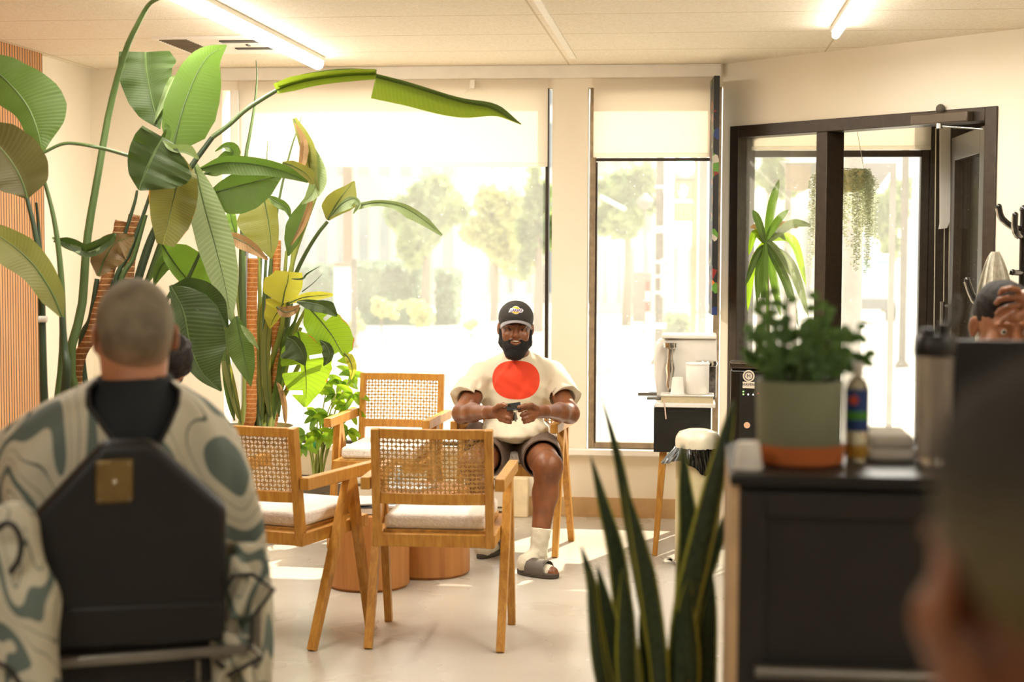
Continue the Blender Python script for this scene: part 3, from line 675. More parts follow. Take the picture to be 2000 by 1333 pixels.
def place_chair(loc, deg, label):
    c = cane_chair(label) if not chairs else copy_tree(chairs[0]); c['label'] = label
    c.location = (loc[0], loc[1], 0); c.rotation_euler = (0, 0, math.radians(deg)); chairs.append(c); return c
# front chair: both rear feet known in the picture
def chair_from_rear(pxl, pxr, py, deg, label, pyr=None):
    a, b = G(pxl, py), G(pxr, pyr or py); c = (a+b)/2; an = math.radians(deg); f = Vector((-math.sin(an), math.cos(an), 0)); q = c+f*.215; return place_chair(q, deg, label)
chair_from_rear(723, 972, 1272, 1, 'cane back armchair in front, its back to the camera, right of the left one')
q = G(609, 1272); an = math.radians(-17); fwd = Vector((-math.sin(an), math.cos(an), 0)); rt = Vector((math.cos(an), math.sin(an), 0))
place_chair(q + fwd*.215 - rt*.243, -17, 'cane back armchair partly hidden by the patterned cape at its left')
q = P(770, 800, 8.15); place_chair((q.x+.02, q.y-.23), 180-3, 'empty cane armchair facing the camera beside the lit plants')
q = P(1014, 800, 7.95); MANC = (q.x, q.y-.16); place_chair(MANC, 180-6, 'cane armchair in which the man in the cap sits')
# drum tables
def drum(px0, px1, pyb, ztop, label):
    a, b = G(px0, pyb-12), G(px1, pyb-12); c = (a+b)/2; R = (b-a).length/2; r = thing('drum_table', label, 'table', (c.x, c.y, 0), 'round wooden drum tables')
    MB().lathe([(R-.012, 0), (R-.012, .012), (R, .012), (R, ztop-.02), (R-.004, ztop), (.001, ztop)], (c.x, c.y, 0), 64).build('drum_body', M_DRUM, r)
    MB().lathe([(R-.014, 0), (R-.014, .010)], (c.x, c.y, 0), 48).build('plinth', M_BLACK, r)
    return c, R
ZT = .325
cA, RA = drum(641, 800, 1155, ZT, 'nearer round wooden drum table under the magazines')
cB, RB = drum(752, 918, 1130, ZT+.06, 'farther round wooden drum table, right of the one with magazines')
M_PAPER = mat('magazine_paper', '#d9d4c9', .5, var=.08, nscale=20); M_COVER = mat('magazine_cover', '#c2cbd0', .35, var=.3, nscale=9)
M_DARKCOV = mat('dark_book_cover', '#3b3c3e', .4)
mags = [('magazine', .30, .22, .03, 12, M_DARKCOV, 'thick grey book lying under the magazines on the nearer drum table'), ('magazine', .29, .21, .008, -14, M_COVER, 'pale magazine lying open edged on the thick grey book'), ('magazine', .28, .21, .006, 22, M_PAPER, 'topmost white magazine on the nearer drum table')]
z = ZT
for i, (nm, lx, ly, th, deg, mm, lab) in enumerate(mags):
    z += .0006; R_ = Matrix.Rotation(math.radians(deg), 3, 'Z'); off = ((.0, .0), (.02, .03), (.03, .03))[i]
    r = thing('book' if i == 0 else 'magazine', lab, 'book' if i == 0 else 'magazine', (cA.x+off[0], cA.y+off[1], z))
    MB().box((cA.x+off[0], cA.y+off[1], z+th*.5), (lx*.985, ly*.985, th*.9), R_).build('pages', M_PAPER, r)
    MB().box((cA.x+off[0], cA.y+off[1], z+th*.04), (lx, ly, th*.08), R_).box((cA.x+off[0], cA.y+off[1], z+th*.96), (lx, ly, th*.08), R_).box((cA.x+off[0], cA.y+off[1], z+th*.5), (.003, .003, th), R_).build('cover', mm, r)
    z += th
r = thing('magazine', 'magazine with dark edge overhanging toward the farther drum table', 'magazine', (cB.x-.11, cB.y-.03, ZT+.06))
MB().box((cB.x-.10, cB.y-.02, ZT+.0645), (.25, .19, .006), Matrix.Rotation(math.radians(-25), 3, 'Z')).build('pages', M_PAPER, r)
MB().box((cB.x-.10, cB.y-.02, ZT+.0690), (.255, .195, .003), Matrix.Rotation(math.radians(-25), 3, 'Z')).build('cover', M_COVER, r)
# small glass vial on the farther drum
r = thing('glass_jar', 'small glass jar with teal liquid on the farther drum table', 'jar', (cB.x-.17, cB.y+.07, ZT+.06))
c = (cB.x-.15, cB.y+.09, ZT+.0605)
MB().lathe([(.001, 0), (.019, 0), (.02, .004), (.02, .06), (.016, .066), (.016, .07)], c, 20).build('jar_body', mat('pale_glass', '#dfe9e6', .1, trans=.5, var=.02), r)
MB().lathe([(.001, .002), (.0185, .002), (.0185, .028), (.001, .028)], c, 20).build('liquid', mat('teal_liquid', '#5fa79a', .2), r)
MB().lathe([(.001, .07), (.018, .07), (.018, .082), (.001, .082)], c, 20).build('lid', M_WHITE, r)
# ---------- side table with coffee machine
T0, T1 = P(1283, 782, 7.6), P(1405, 782, 7.6)
TY = T0.y; TZ = .735; tx0, tx1 = P(1284, 782, 7.6).x, P(1396, 782, 7.75).x
ty0, ty1 = TY-.05, TY+.42
r = thing('side_table', 'small side table with oak legs and a black drawer holding the coffee machine', 'table', ((tx0+tx1)/2, (ty0+ty1)/2, 0))
MB().bx(tx0-.01, tx1, ty0-.01, ty1, TZ-.02, TZ).build('table_top', M_WHITE, r, bevel=.003)
MB().bx(P(1277, 840, 7.6).x, tx1-.02, ty0, ty1-.02, TZ-.235, TZ-.02).build('drawer', M_BLACK, r, bevel=.004)
for s, x in ((0, tx0+.03), (1, tx1-.06)):
    for y, yy in ((ty0+.05, ty0+.02), (ty1-.06, ty1-.03)):
        MB().bar((x, y, TZ-.23), (x-.035 if s == 0 else x+.02, yy, 0), .034, .034, (0, 1, 0), .024, .024).build('leg', M_OAK, r, bevel=.002)
b0, b1 = P(1290, 797, 7.58), P(1394, 797, 7.58)
r = thing('large_book', 'large cream book with ribbon lying on the side table', 'book', ((b0.x+b1.x)/2, ty0+.12, TZ))
MB().bx(b0.x+.004, b1.x-.004, ty0-.005, ty0+.165, TZ+.003, TZ+.033).build('pages', mat('book_pages', '#d3c39b', .7, var=.1, nscale=60, stretch=(1,1,20)), r)
MB().bx(b0.x, b1.x, ty0-.008, ty0+.17, TZ+.0005, TZ+.003).bx(b0.x, b1.x, ty0-.008, ty0+.17, TZ+.033, TZ+.037).build('cover', M_PAPER, r)
p_ = P(1297, 795, 7.55); MB().bar((p_.x, ty0-.012, TZ+.02), (p_.x+.01, ty0-.012, TZ-.075), .006, .002, (0, 1, 0)).build('ribbon', mat('pale_ribbon', '#dcbfae', .6), r)
zb = TZ+.0375
c = P(1362, 780, 7.62); cn = Vector((c.x, ty0+.09, zb))
s7 = 7.65/FPX
r = thing('candle_canister', 'white straight sided canister standing on the large cream book', 'canister', cn)
MB().lathe([(.001, 0), (20*s7, 0), (22*s7, .006), (22.5*s7, 58*s7), (21.5*s7, 60*s7), (20*s7, 58*s7), (.001, 57*s7)], cn, 36).build('vessel', M_WHITE, r)
MB().lathe([(23*s7, 57*s7), (23.4*s7, 60*s7), (22*s7, 61*s7)], cn, 36).build('rim', M_WHITE, r)
c = P(1323, 780, 7.6); cn = Vector((c.x, ty0+.06, zb))
r = thing('paper_cup', 'white paper cup upside down between coffee machine and canister', 'cup', cn)
MB().lathe([(13.5*s7, 0), (13.5*s7, .004), (10*s7, 33*s7), (.001, 33*s7)], cn, 28).build('cup_wall', M_WHITE, r)
MB().lathe([(13.8*s7, 0), (14.2*s7, .003), (13.6*s7, .006)], cn, 28).build('rim', M_WHITE, r)
# espresso machine
def px3(px, py, y): return PY(px, py, y)
ey = ty0+.24
r = thing('coffee_machine', 'white coffee machine with chrome front column on the side table', 'coffee machine', px3(1330, 775, ey))
e0, e1, et = px3(1277, 700, ey), px3(1397, 700, ey), px3(1300, 664, ey)
pts = [(1277, 700), (1280, 672), (1288, 664), (1400, 662), (1400, 768), (1284, 768), (1278, 735)]
q = [px3(a, b, ey) for a, b in pts]; zmin = TZ+.001
q = [Vector((p.x, ey, max(p.z, zmin) if i < 4 else zmin if i in (4, 5) else p.z)) for i, p in enumerate(q)]
M_CREAM = mat('ivory_enamel', '#f2ece0', .25, var=.02)
MB().prism(q, (0, .2, 0)).build('casing', M_CREAM, r, bevel=.01)
l0, l1 = px3(1293, 655, ey), px3(1400, 663, ey); MB().bx(l0.x, l1.x, ey-.015, ey+.19, l1.z, l0.z+.004).build('lid', M_CREAM, r, bevel=.006)
c = px3(1309, 720, ey-.03); top = px3(1309, 670, ey-.03).z
m = MB().lathe([(.026, 0), (.034, .004), (.034, .012), (.014, .02), (.014, .05), (.022, .07), (.018, .11), (.024, .15), (.014, .2), (.014, top-zmin-.03), (.034, top-zmin-.022), (.034, top-zmin)], (c.x, c.y, zmin), 24); m.build('front_column', M_CHROME, r)
sp = px3(1380, 710, ey-.05); MB().lathe([(.001, -.012), (.05, -.012), (.054, 0), (.05, .012), (.001, .012)], sp, 28).build('dial_ring', M_CHROME, r)
MB().bx(px3(1384, 700, ey-.02).x, px3(1398, 700, ey-.02).x, ey-.03, ey-.002, zmin, sp.z-.02).build('drip_column', mat('mottled_grey', '#6d655b', .5, var=.3, nscale=60), r)
d0, d1 = px3(1244, 765, ey-.05), px3(1305, 765, ey-.05)
MB().bx(d0.x+.05, d1.x, ey-.1, ey-.0, zmin, zmin+.012).build('drip_tray', M_STEEL, r, bevel=.002)
r = thing('steel_tray', 'thin steel tray overhanging the left edge of the side table', 'tray', (tx0, ty1-.05, TZ))
MB().bx(d0.x, tx0+.02, ty1-.12, ty1-.0, TZ+.0005, TZ+.008).bx(d0.x, tx0+.02, ty1-.125, ty1-.12, TZ+.0005, TZ+.016).build('tray_body', M_STEEL, r, bevel=.001)
MB().bx(tx0-.05, tx0+.015, ty1-.118, ty1-.004, TZ+.008, TZ+.011).build('mat_insert', M_BLACK, r)
# ---------- pedal bin
a, b = G(1318, 1104), G(1403, 1104); cb = (a+b)/2; Rb = (b-a).length/2; hb = .60
r = thing('pedal_bin', 'cream pedal bin with a domed lid and a black bag hanging out', 'bin', (cb.x, cb.y, 0))
M_BIN = mat('cream_bin', '#d9cba0', .35, var=.03)
MB().lathe([(Rb*.98, 0), (Rb, .02), (Rb, hb-.09), (.001, hb-.09)], cb, 48).build('bin_body', M_BIN, r)
MB().lathe([(Rb*1.03, 0), (Rb*1.03, .018), (Rb*.99, .02)], cb, 48).build('base_ring', M_CHROME, r)
MB().lathe([(Rb*1.02, hb-.05), (Rb*1.03, hb-.02), (Rb*1.0, hb), (Rb*.86, hb+.022), (Rb*.5, hb+.034), (.001, hb+.038)], cb, 48).build('bin_lid', mat('bin_lid_ivory', '#efe6cb', .3), r)
rng = random.Random(4); vs = []; fs = []; n = 90
for j in range(4):
    for i in range(n):
        an = 2*PI*i/n; rr = Rb*(1.02+.05*j/3+.06*(rng.random()-.5)*(j > 0)) + .02*math.exp(-((math.cos(an-3.6)-1)**2)*9)*j
        hang = .045 + .03*abs(math.sin(an*2.3)) + .05*math.exp(-((an-5.1)**2)*6)
        vs.append((cb.x+rr*math.cos(an), cb.y+rr*math.sin(an), hb-.05-hang*j/3+rng.uniform(-.004, .004)))
for j in range(3):
    for i in range(n): fs.append((j*n+i, j*n+(i+1) % n, (j+1)*n+(i+1) % n, (j+1)*n+i))
o = MB().add(vs, fs).build('bin_bag', mat('black_bin_liner', '#17150f', .22, coat=.3), r); so = o.modifiers.new('s', 'SOLIDIFY'); so.thickness = .002
m = MB(); pp = G(1305, 1098); m.bar((cb.x-.06, cb.y-Rb*.6, .012), (pp.x, pp.y-.0, .012), .02, .006).bar((pp.x-.0, pp.y, .012), (pp.x-.012, pp.y-.05, .03), .05, .006).build('pedal', M_CHROME, r, bevel=.002)
# ---------- black dispenser cabinet with sticker
dz0 = 7.0; A = G(1421, 1128); dtop = .975
dx0 = A.x; dx1 = dx0+.36; dy0 = A.y; dy1 = dy0+.34
DR = Matrix.Rotation(math.radians(-14), 3, 'Z'); piv = Vector((dx0, dy0, 0))
def dq(x, y, z): return piv + DR @ Vector((x, y, z))
def dbox(m, x0, x1, y0, y1, z0, z1): return m.box(dq((x0+x1)/2, (y0+y1)/2, (z0+z1)/2), (x1-x0, y1-y0, z1-z0), DR)
r = thing('appliance_cabinet', 'tall gloss black appliance with round sticker and indicator lights beside the door frame', 'appliance', (dx0+.18, dy0+.17, 0))
dbox(MB(), 0, .36, 0, .34, .02, dtop-.04).build('casing', M_BLACKGLOSS, r, bevel=.012, seg=3)
dbox(MB(), -.004, .364, -.006, .344, dtop-.04, dtop-.005).build('top_plate', mat('dark_metal_top', '#5a5146', .22, metal=.8), r, bevel=.01, seg=3)
dbox(MB(), .045, .32, -.003, 0, .06, dtop-.06).build('front_panel', M_BLACK, r, bevel=.002)
dbox(MB(), 0, .36, 0, .34, 0, .02).build('base', M_STEEL, r)
def text(s, size, loc, rot, m, parent, name='lettering', depth=.0004, align='CENTER'):
    cu = bpy.data.curves.new(name, 'FONT'); cu.body = s; cu.size = size; cu.extrude = depth; cu.align_x = align; cu.align_y = 'CENTER'
    o = bpy.data.objects.new(name, cu); COL.objects.link(o); o.matrix_world = Matrix.Translation(loc) @ rot.to_4x4(); cu.materials.append(m)
    bpy.context.view_layer.update(); me = bpy.data.meshes.new_from_object(o.evaluated_get(bpy.context.evaluated_depsgraph_get())); mw = Matrix.Translation(loc) @ rot.to_4x4()
    bpy.data.objects.remove(o); me.transform(mw); q = bpy.data.objects.new(name, me); COL.objects.link(q)
    if parent is not None: put(q, parent)
    return q
TX = DR @ Matrix.Rotation(PI/2, 3, 'X')
M_STK = mat('sticker_cream', '#e6dcc8', .5, var=.03); M_INK = mat('sticker_ink', '#2c2721', .5)
s70 = 7.03/FPX; sx_c = .085; sz_c = P(1454, 735, 7.03).z
fc = dq(sx_c, -.0040, sz_c)
MB().lathe([(.001, 0), (14.5*s70*.8, 0), (14.5*s70*.8, .0012), (.001, .0012)], fc, 32, DR @ Vector((0, -1, 0))).build('sticker_disc', M_STK, r)
m = MB(); m.lathe([(9*s70*.8, .0014), (11*s70*.8, .0014), (11*s70*.8, .002), (9*s70*.8, .002)], fc, 32, DR @ Vector((0, -1, 0)), closed=True).build('sticker_ring', M_INK, r)
text('H', .024, dq(sx_c, -.0060, sz_c), TX, M_INK, r)
dbox(MB(), sx_c-.027, sx_c+.027, -.0050, -.0036, sz_c-.055, sz_c-.026).build('sticker_banner', M_STK, r, bevel=.002)
text('HAVEN', .0165, dq(sx_c, -.0056, sz_c-.038), TX, M_INK, r)
for i, (cc, ox, oz) in enumerate((((.3, 1, .2, 1), 0, 0), ((.4, .9, .2, 1), 0, -.012), ((.9, .95, 1, 1), .022, -.012), ((.9, .95, 1, 1), .044, -.012), ((1, .15, .1, 1), .066, -.006))):
    p = dq(.062+ox, -.0045, P(1445, 766, 7.03).z+oz); MB().lathe([(.001, 0), (.0035, 0), (.0025, .002), (.001, .002)], p, 10, DR @ Vector((0, -1, 0))).build('indicator_light', mat('led_%d' % i, cc, .4, var=0, emit=2.5), r)
p = dq(.08, -.0042, P(1452, 832, 7.03).z); MB().lathe([(.001, 0), (.014, 0), (.014, .0015), (.001, .0015)], p, 24, DR @ Vector((0, -1, 0))).build('round_label', mat('peach_label', '#e3b996', .5), r)
ztop = dtop-.0045
r = thing('flat_tablet', 'flat black device lying on top of the black appliance', 'device', dq(.2, .17, ztop))
dbox(MB(), .06, .34, .08, .28, ztop, ztop+.012).build('case', M_BLACK, r, bevel=.003); dbox(MB(), .08, .32, .1, .26, ztop+.012, ztop+.0135).build('screen', M_BLACKGLOSS, r)
for i, (x, lab) in enumerate(((.10, 'left white paper cup stack by the sidelight behind the leafy pot'), (.235, 'right white paper cup stack by the sidelight behind the leafy pot'))):
    r = thing('paper_cup', lab, 'cup', dq(x, .2, ztop+.0135)); zz = ztop+.014
    MB().lathe([(.001, 0), (.024, 0), (.026, .01), (.018, .262), (.001, .262)], dq(x, .19, zz), 28).build('cup_wall', M_WHITE, r)
    MB().lathe([(.0265, 0), (.028, .006), (.026, .012)], dq(x, .19, zz), 28).build('rim', M_WHITE, r)
# ---------- dark painted canvas seen edge on
r = thing('painted_canvas', 'tall dark canvas seen edge on beside the narrow window', 'painting', P(1396, 600, 8.2))
t = NT('canvas_paint'); v = t.obj(); vr = t.n('TexVoronoi', i_Vector=v, i_Scale=24.0); cl = t.n('SeparateColor', i_0=vr.outputs['Color'])
pal = t.ramp(cl.outputs[0], [(0, hexc('#16130f')), (.62, hexc('#1b1714')), (.66, hexc('#8e1f12')), (.72, hexc('#15120f')), (.78, hexc('#c8bfae')), (.83, hexc('#1a2f6b')), (.88, hexc('#17140f')), (.94, hexc('#5b8f2c')), (.97, hexc('#d4711c'))], 'CONSTANT')
t.set(Base_Color=pal, Roughness=.5); M_ART = t.m
zt, zb2 = P(1393, 153, 8.35).z, P(1393, 615, 8.35).z
e0 = P(1393, 380, 8.25); e1 = P(1403.5, 380, 8.25); back0 = P(1386, 380, 8.52)
sidev = Vector((back0.x-e0.x, back0.y-e0.y, 0)); thk = Vector((e1.x-e0.x, e1.y-e0.y, 0))
m = MB().prism([(e0.x, e0.y, zb2), (e1.x, e1.y, zb2), (e1.x+sidev.x, e1.y+sidev.y, zb2), (e0.x+sidev.x, e0.y+sidev.y, zb2)], (0, 0, zt-zb2)); m.build('stretcher', M_ART, r, bevel=.002)
n_ = Vector((-thk.x, -thk.y, 0)).normalized()*.002
m = MB().prism([(e0.x, e0.y, zb2+.26), (e0.x+n_.x, e0.y+n_.y, zb2+.26), (e0.x+sidev.x+n_.x, e0.y+sidev.y+n_.y, zb2+.26), (e0.x+sidev.x, e0.y+sidev.y, zb2+.26)], (0, 0, zt-zb2-.262)); m.build('painted_face', M_ART, r)
# ---------- coat rack and towel
cr = P(1999, 500, 6.3); r = thing('coat_rack', 'black coat rack with curved chrome hooks at the right edge', 'coat rack', (cr.x, cr.y, 0))
MB().tube([(cr.x, cr.y, .03), (cr.x, cr.y, P(1999, 412, 6.3).z)], .017, 14).ball((cr.x, cr.y, P(1999, 410, 6.3).z), .02, 12).build('pole', M_BLACKGLOSS, r)
MB().lathe([(.001, 0), (.17, 0), (.17, .015), (.02, .03)], (cr.x, cr.y, 0), 32).build('base', M_BLACK, r)
for pts in (((1992, 447, 6.3), (1975, 441, 6.28), (1957, 425, 6.26), (1951, 404, 6.25)), ((1997, 462, 6.3), (1990, 461, 6.24), (1983, 448, 6.2), (1983, 420, 6.18)), ((1996, 533, 6.3), (1985, 533, 6.25), (1978, 532, 6.22)), ((1996, 590, 6.3), (1915, 590, 6.25), (1900, 578, 6.24), (1889, 548, 6.23)), ((2003, 447, 6.3), (2020, 441, 6.28), (2036, 425, 6.26), (2040, 404, 6.25))):
    pw = pxpath(pts, 12); MB().tube(pw, .0115, 10).ball(pw[-1], .0125, 10).build('hook', M_BLACKGLOSS, r); MB().tube([p+Vector((-.009, 0, -.006)) for p in pw], .0055, 8).build('hook_trim', M_CHROME, r)
# towel: folded sheet gathered at the hook
rng = random.Random(2); n, mrows = 40, 22; vs = []; fs = []
for j in range(mrows):
    v_ = j/(mrows-1); py = 492+v_*190
    lx = 1905+20*(1-v_)**2*2.1 - 5*math.sin(v_*3) if v_ > .12 else 1937-(v_/.12)*8*3.2*.5
    lx = 1943 - 36*min(1, (v_+.02)*2.0)**.5 - 3*v_; rx = 1945 + 38*min(1, (v_+.03)*1.9)**.6
    for i in range(n):
        a = 2*PI*i/n; u = (math.cos(a)+1)/2; f = .012*math.sin(a*5+1)+.010*math.sin(a*9)+.006*math.sin(a*13+2)
        dd = 6.22 + math.sin(a)*(.012+.05*min(1, v_*2)) + f*min(1, v_*3)
        vs.append(P(lx+(rx-lx)*u, py, dd))
for j in range(mrows-1):
    for i in range(n): fs.append((j*n+i, j*n+(i+1) % n, (j+1)*n+(i+1) % n, (j+1)*n+i))
fs.append(tuple(range(n)))
t = NT('grey_terry'); v = t.obj(); t.set(Base_Color=t.ramp(t.noise(v, 60, 4), [(.3, hexc('#a39c88')), (.7, hexc('#c3bcab'))]), Roughness=.95); t.bump(t.noise(v, 200, 3), .5)
tag(MB().add(vs, fs, True).build('hanging_towel', t.m), 'pale grey towel hanging in folds from the coat rack', 'towel')
# ---------- foreground cabinet and what stands on it
KD = 2.72; kt = P(1600, 925, KD).z
kx0, kx1 = P(1443, 1000, KD).x, P(1443, 1000, KD).x+.78; ky = P(1600, 1000, KD).y
r = thing('station_cabinet', 'black framed cabinet with a pale wooden side in the right foreground', 'cabinet', ((kx0+kx1)/2, ky+.2, 0))
MB().bx(kx0, kx1, ky, ky+.42, .08, kt-.02).build('carcass', M_BLACK, r)
M_KD = mat('charcoal_door', '#1c1a16', .5, var=.1)
m = MB(); fwk = .045
for (a0, a1, z0_, z1_) in ((kx0, kx0+fwk, .1, kt-.03), (kx1-fwk, kx1, .1, kt-.03), (kx0+fwk, kx1-fwk, .1, .16), (kx0+fwk, kx1-fwk, kt-.03-fwk, kt-.03)): m.bx(a0, a1, ky-.018, ky, z0_, z1_)
m.build('door_frame', M_KD, r, bevel=.003); MB().bx(kx0+fwk, kx1-fwk, ky-.008, ky-.001, .16, kt-.03-fwk).build('door_panel', M_KD, r)
MB().bx(kx0-.015, kx0, ky-.018, ky+.42, 0, kt-.02).build('side_board', mat('pale_birch_edge', '#cfae84', .5), r)
MB().bx(kx0-.016, kx1+.01, ky-.03, ky+.43, kt-.02, kt).build('cabinet_top', M_BLACK, r, bevel=.004)
MB().bx(kx0, kx1, ky+.02, ky+.4, 0, .08).build('plinth', M_BLACK, r)
pb = P(1610, 1326, KD-.05); MB().tube([(kx0+.03, ky-.035, pb.z), (kx1-.05, ky-.035, pb.z)], .012, 10).build('door_handle', M_STEEL, r)
pc = P(1561, 800, KD+.13); pc = Vector((pc.x, pc.y, kt)); sk = (KD+.13)/FPX
r = thing('pot_saucer', 'round orange terracotta saucer under the grey green pot', 'saucer', pc)
MB().lathe([(.001, .0005), (80*sk, .0005), (86*sk, .004), (89*sk, .036), (84*sk, .036), (80*sk, .012), (.001, .01)], pc, 56).build('dish', mat('terracotta', '#b5622a', .55, var=.08), r)
r = thing('paper_cup', 'white paper cup at the left end of the black cabinet top', 'cup', P(1461, 925, KD+.07)); c = P(1461, 925, KD+.05); c.z = kt
MB().lathe([(26*sk, .0005), (27*sk, .003), (21*sk, 52*sk), (.001, 52*sk)], c, 32).build('cup_wall', M_WHITE, r); MB().lathe([(27*sk, .0005), (28*sk, .004), (27*sk, .007)], c, 32).build('rim', M_WHITE, r)
c = P(1672, 920, KD+.16); c.z = kt+.0005
r = thing('product_bottle', 'clear bottle with a blue and green label right of the grey green pot', 'bottle', c)
MB().lathe([(.001, 0), (20*sk, 0), (23*sk, .01), (23*sk, .132), (18*sk, .146), (9*sk, .152), (9*sk, .160)], c, 32).build('bottle_body', mat('cloudy_plastic', '#dcd2b6', .2, trans=.6, var=.03), r)
MB().lathe([(.001, .158), (11*sk, .158), (11*sk, .178), (.001, .178)], c, 24).build('cap', M_WHITE, r)
MB().lathe([(23.4*sk, .055), (23.6*sk, .056), (23.6*sk, .130), (23.4*sk, .131)], c, 32).build('label', mat('blue_label', '#2c4a8c', .4, var=.1), r)
MB().lathe([(23.8*sk, .076), (23.9*sk, .077), (23.9*sk, .090), (23.8*sk, .091)], c, 32).build('label_stripe', mat('green_stripe', '#4e9a3c', .4), r)
MB().lathe([(.001, 0), (9*sk, 0), (9*sk, .001), (.001, .001)], c+Vector((-.008, -23.8*sk, .112)), 20, Vector((0, -1, 0))).build('label_spot', mat('red_spot', '#c2452c', .4), r)
MB().lathe([(21*sk, .004), (23.2*sk, .01), (23.2*sk, .03), (21*sk, .031)], c, 32).build('amber_band', mat('amber_band', '#c79a3e', .35), r)
c0_, c1_ = P(1692, 900, KD+.2), P(1784, 900, KD+.2)
r = thing('towel_stack', 'folded white towels at the right end of the black cabinet top', 'towel', ((c0_.x+c1_.x)/2, c0_.y, kt))
for i in range(2): MB().bx(c0_.x, c1_.x-.004*i, c0_.y-.05, c0_.y+.12, kt+.0005+.024*i, kt+.0235+.024*i).build('folded_towel', mat('white_towel', '#dcd6c8', .9), r, bevel=.008, seg=3)
# shaker bottle and monitor on the same cabinet
BD = KD+.12; sb = BD/FPX; c = P(1822, 930, BD); cz = kt
c = Vector((c.x, c.y, cz+.0005))
r = thing('shaker_bottle', 'clear shaker bottle with a black flip lid right of the leafy pot', 'bottle', c)
hh = P(1822, 690, BD).z - c.z
MB().lathe([(.001, 0), (30*sb, 0), (33*sb, .01), (37*sb, hh), (35*sb, hh), (31*sb, .014), (.001, .012)], c, 36).build('bottle_body', mat('smoky_plastic', '#d9cbbb', .15, trans=.75, var=.05), r)
MB().lathe([(.001, hh-.004), (40*sb, hh-.004), (41*sb, hh+.006), (39*sb, hh+.026), (34*sb, hh+.034), (.001, hh+.034)], c, 36).build('lid', M_BLACK, r)
MB().lathe([(.001, 0), (9*sb, 0), (10*sb, .02), (.001, .02)], c+Vector((.012, 0, hh+.034)), 20).bx(c.x-.025, c.x+.0, c.y-.008, c.y+.008, hh+c.z+.03, hh+c.z+.045).build('spout', M_BLACK, r)
lp = pxpath([(1850, 660), (1852, 645), (1870, 620), (1874, 590), (1868, 580), (1858, 600), (1852, 640)], 16, BD); MB().tube(lp, .0045, 8).build('carry_loop', mat('grey_loop', '#55524a', .5), r)
m = MB().prism([c+Vector((-.0235, 0, hh*.28)), c+Vector((-.0235, -.006, hh*.28)), c+Vector((-.021, -.012, hh*.5)), c+Vector((-.0215, 0, hh*.5))], (0, 0, .02)); m.build('pink_mark', mat('pink_print', '#c9576a', .5), r)
a = P(1862, 664, KD+.2)
r = thing('monitor', 'black flat monitor seen from behind at the right edge', 'monitor', (a.x+.2, a.y, cz))
MB().bx(a.x, a.x+.42, a.y-.012, a.y+.015, cz+.02, a.z).build('display_panel', M_BLACK, r, bevel=.006)
MB().bx(a.x+.17, a.x+.25, a.y-.02, a.y+.03, cz+.0, cz+.04).bx(a.x+.11, a.x+.31, a.y-.06, a.y+.09, cz+.0005, cz+.01).build('stand', M_BLACK, r, bevel=.003)
# ================================================================= PLANTS
def leaf_material(name, top, under, vein, edge=None, tr=.30, glow=None, nv=34, rough=.52):
    """top/under: colours of the two faces; light passing through shows the glow colour"""
    t = NT(name); uv = t.n('TexCoord').outputs['UV']; sx = t.n('SeparateXYZ', i_0=uv)
    au = t.math('ABSOLUTE', sx.outputs['X']); ph = t.math('ADD', t.math('MULTIPLY', sx.outputs['Y'], nv), t.math('MULTIPLY', au, -2.2))
    st = t.math('FRACT', ph); line = t.math('LESS_THAN', t.math('ABSOLUTE', t.math('SUBTRACT', st, .5)), .07)
    rib = t.math('LESS_THAN', au, .035)
    nz = t.noise(t.obj(), 9, 4); geo = t.n('NewGeometry').outputs['Backfacing']
    c = t.mix(geo, hexc(top), hexc(under)); d = t.mix(t.math('MULTIPLY', nz, .55), c, t.mix(.5, c, hexc(vein)))
    d = t.mix(t.math('MULTIPLY', line, .22), d, hexc(vein)); d = t.mix(rib, d, hexc(vein))
    g = hexc(glow or top)
    gn = t.mix(t.math('MULTIPLY', line, .6), t.mix(t.math('MULTIPLY', nz, .8), g, t.mix(.5, g, hexc(top))), hexc(vein))
    if edge:
        e = t.math('GREATER_THAN', t.math('ADD', au, t.math('MULTIPLY', t.noise(t.obj(), 22, 4), .35)), 1.17)
        d = t.mix(e, d, hexc(edge)); gn = t.mix(e, gn, hexc(edge))
    t.set(Base_Color=d, Roughness=rough); t.b.inputs['Specular IOR Level'].default_value = .3
    t.bump(t.math('SINE', t.math('MULTIPLY', ph, 6.283)), .12, .004)
    tb = t.n('BsdfTranslucent'); t.link(gn, tb.inputs[0]); ms = t.n('MixShader'); ms.inputs[0].default_value = tr
    t.link(t.b.outputs[0], ms.inputs[1]); t.link(tb.outputs[0], ms.inputs[2]); t.link(ms.outputs[0], t.out.inputs[0]); return t.m
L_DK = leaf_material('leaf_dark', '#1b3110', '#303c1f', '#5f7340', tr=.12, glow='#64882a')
L_MID = leaf_material('leaf_mid', '#2e4b16', '#455825', '#76914a', tr=.18, glow='#6f9430')
L_BR = leaf_material('leaf_bright', '#4f761f', '#5f8330', '#86a050', tr=.26, glow='#8fb83a')
L_PALE = leaf_material('leaf_pale_back', '#8d9a72', '#7f8f63', '#a9b48c', tr=.2, glow='#8fae4a')
L_OLV = leaf_material('leaf_olive', '#6a6a32', '#5a5c30', '#8c8a50', '#c98a2a', tr=.25, glow='#a5a03a')
L_OLV2 = leaf_material('leaf_olive_plain', '#6f7436', '#666a3a', '#8f9258', tr=.3, glow='#b5b43c')
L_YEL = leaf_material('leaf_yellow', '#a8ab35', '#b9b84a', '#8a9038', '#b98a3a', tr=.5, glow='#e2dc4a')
L_LIT = leaf_material('leaf_sunlit', '#4f8018', '#5f8f22', '#7f9a3a', '#c26a2a', tr=.52, glow='#bbdc30', nv=20)
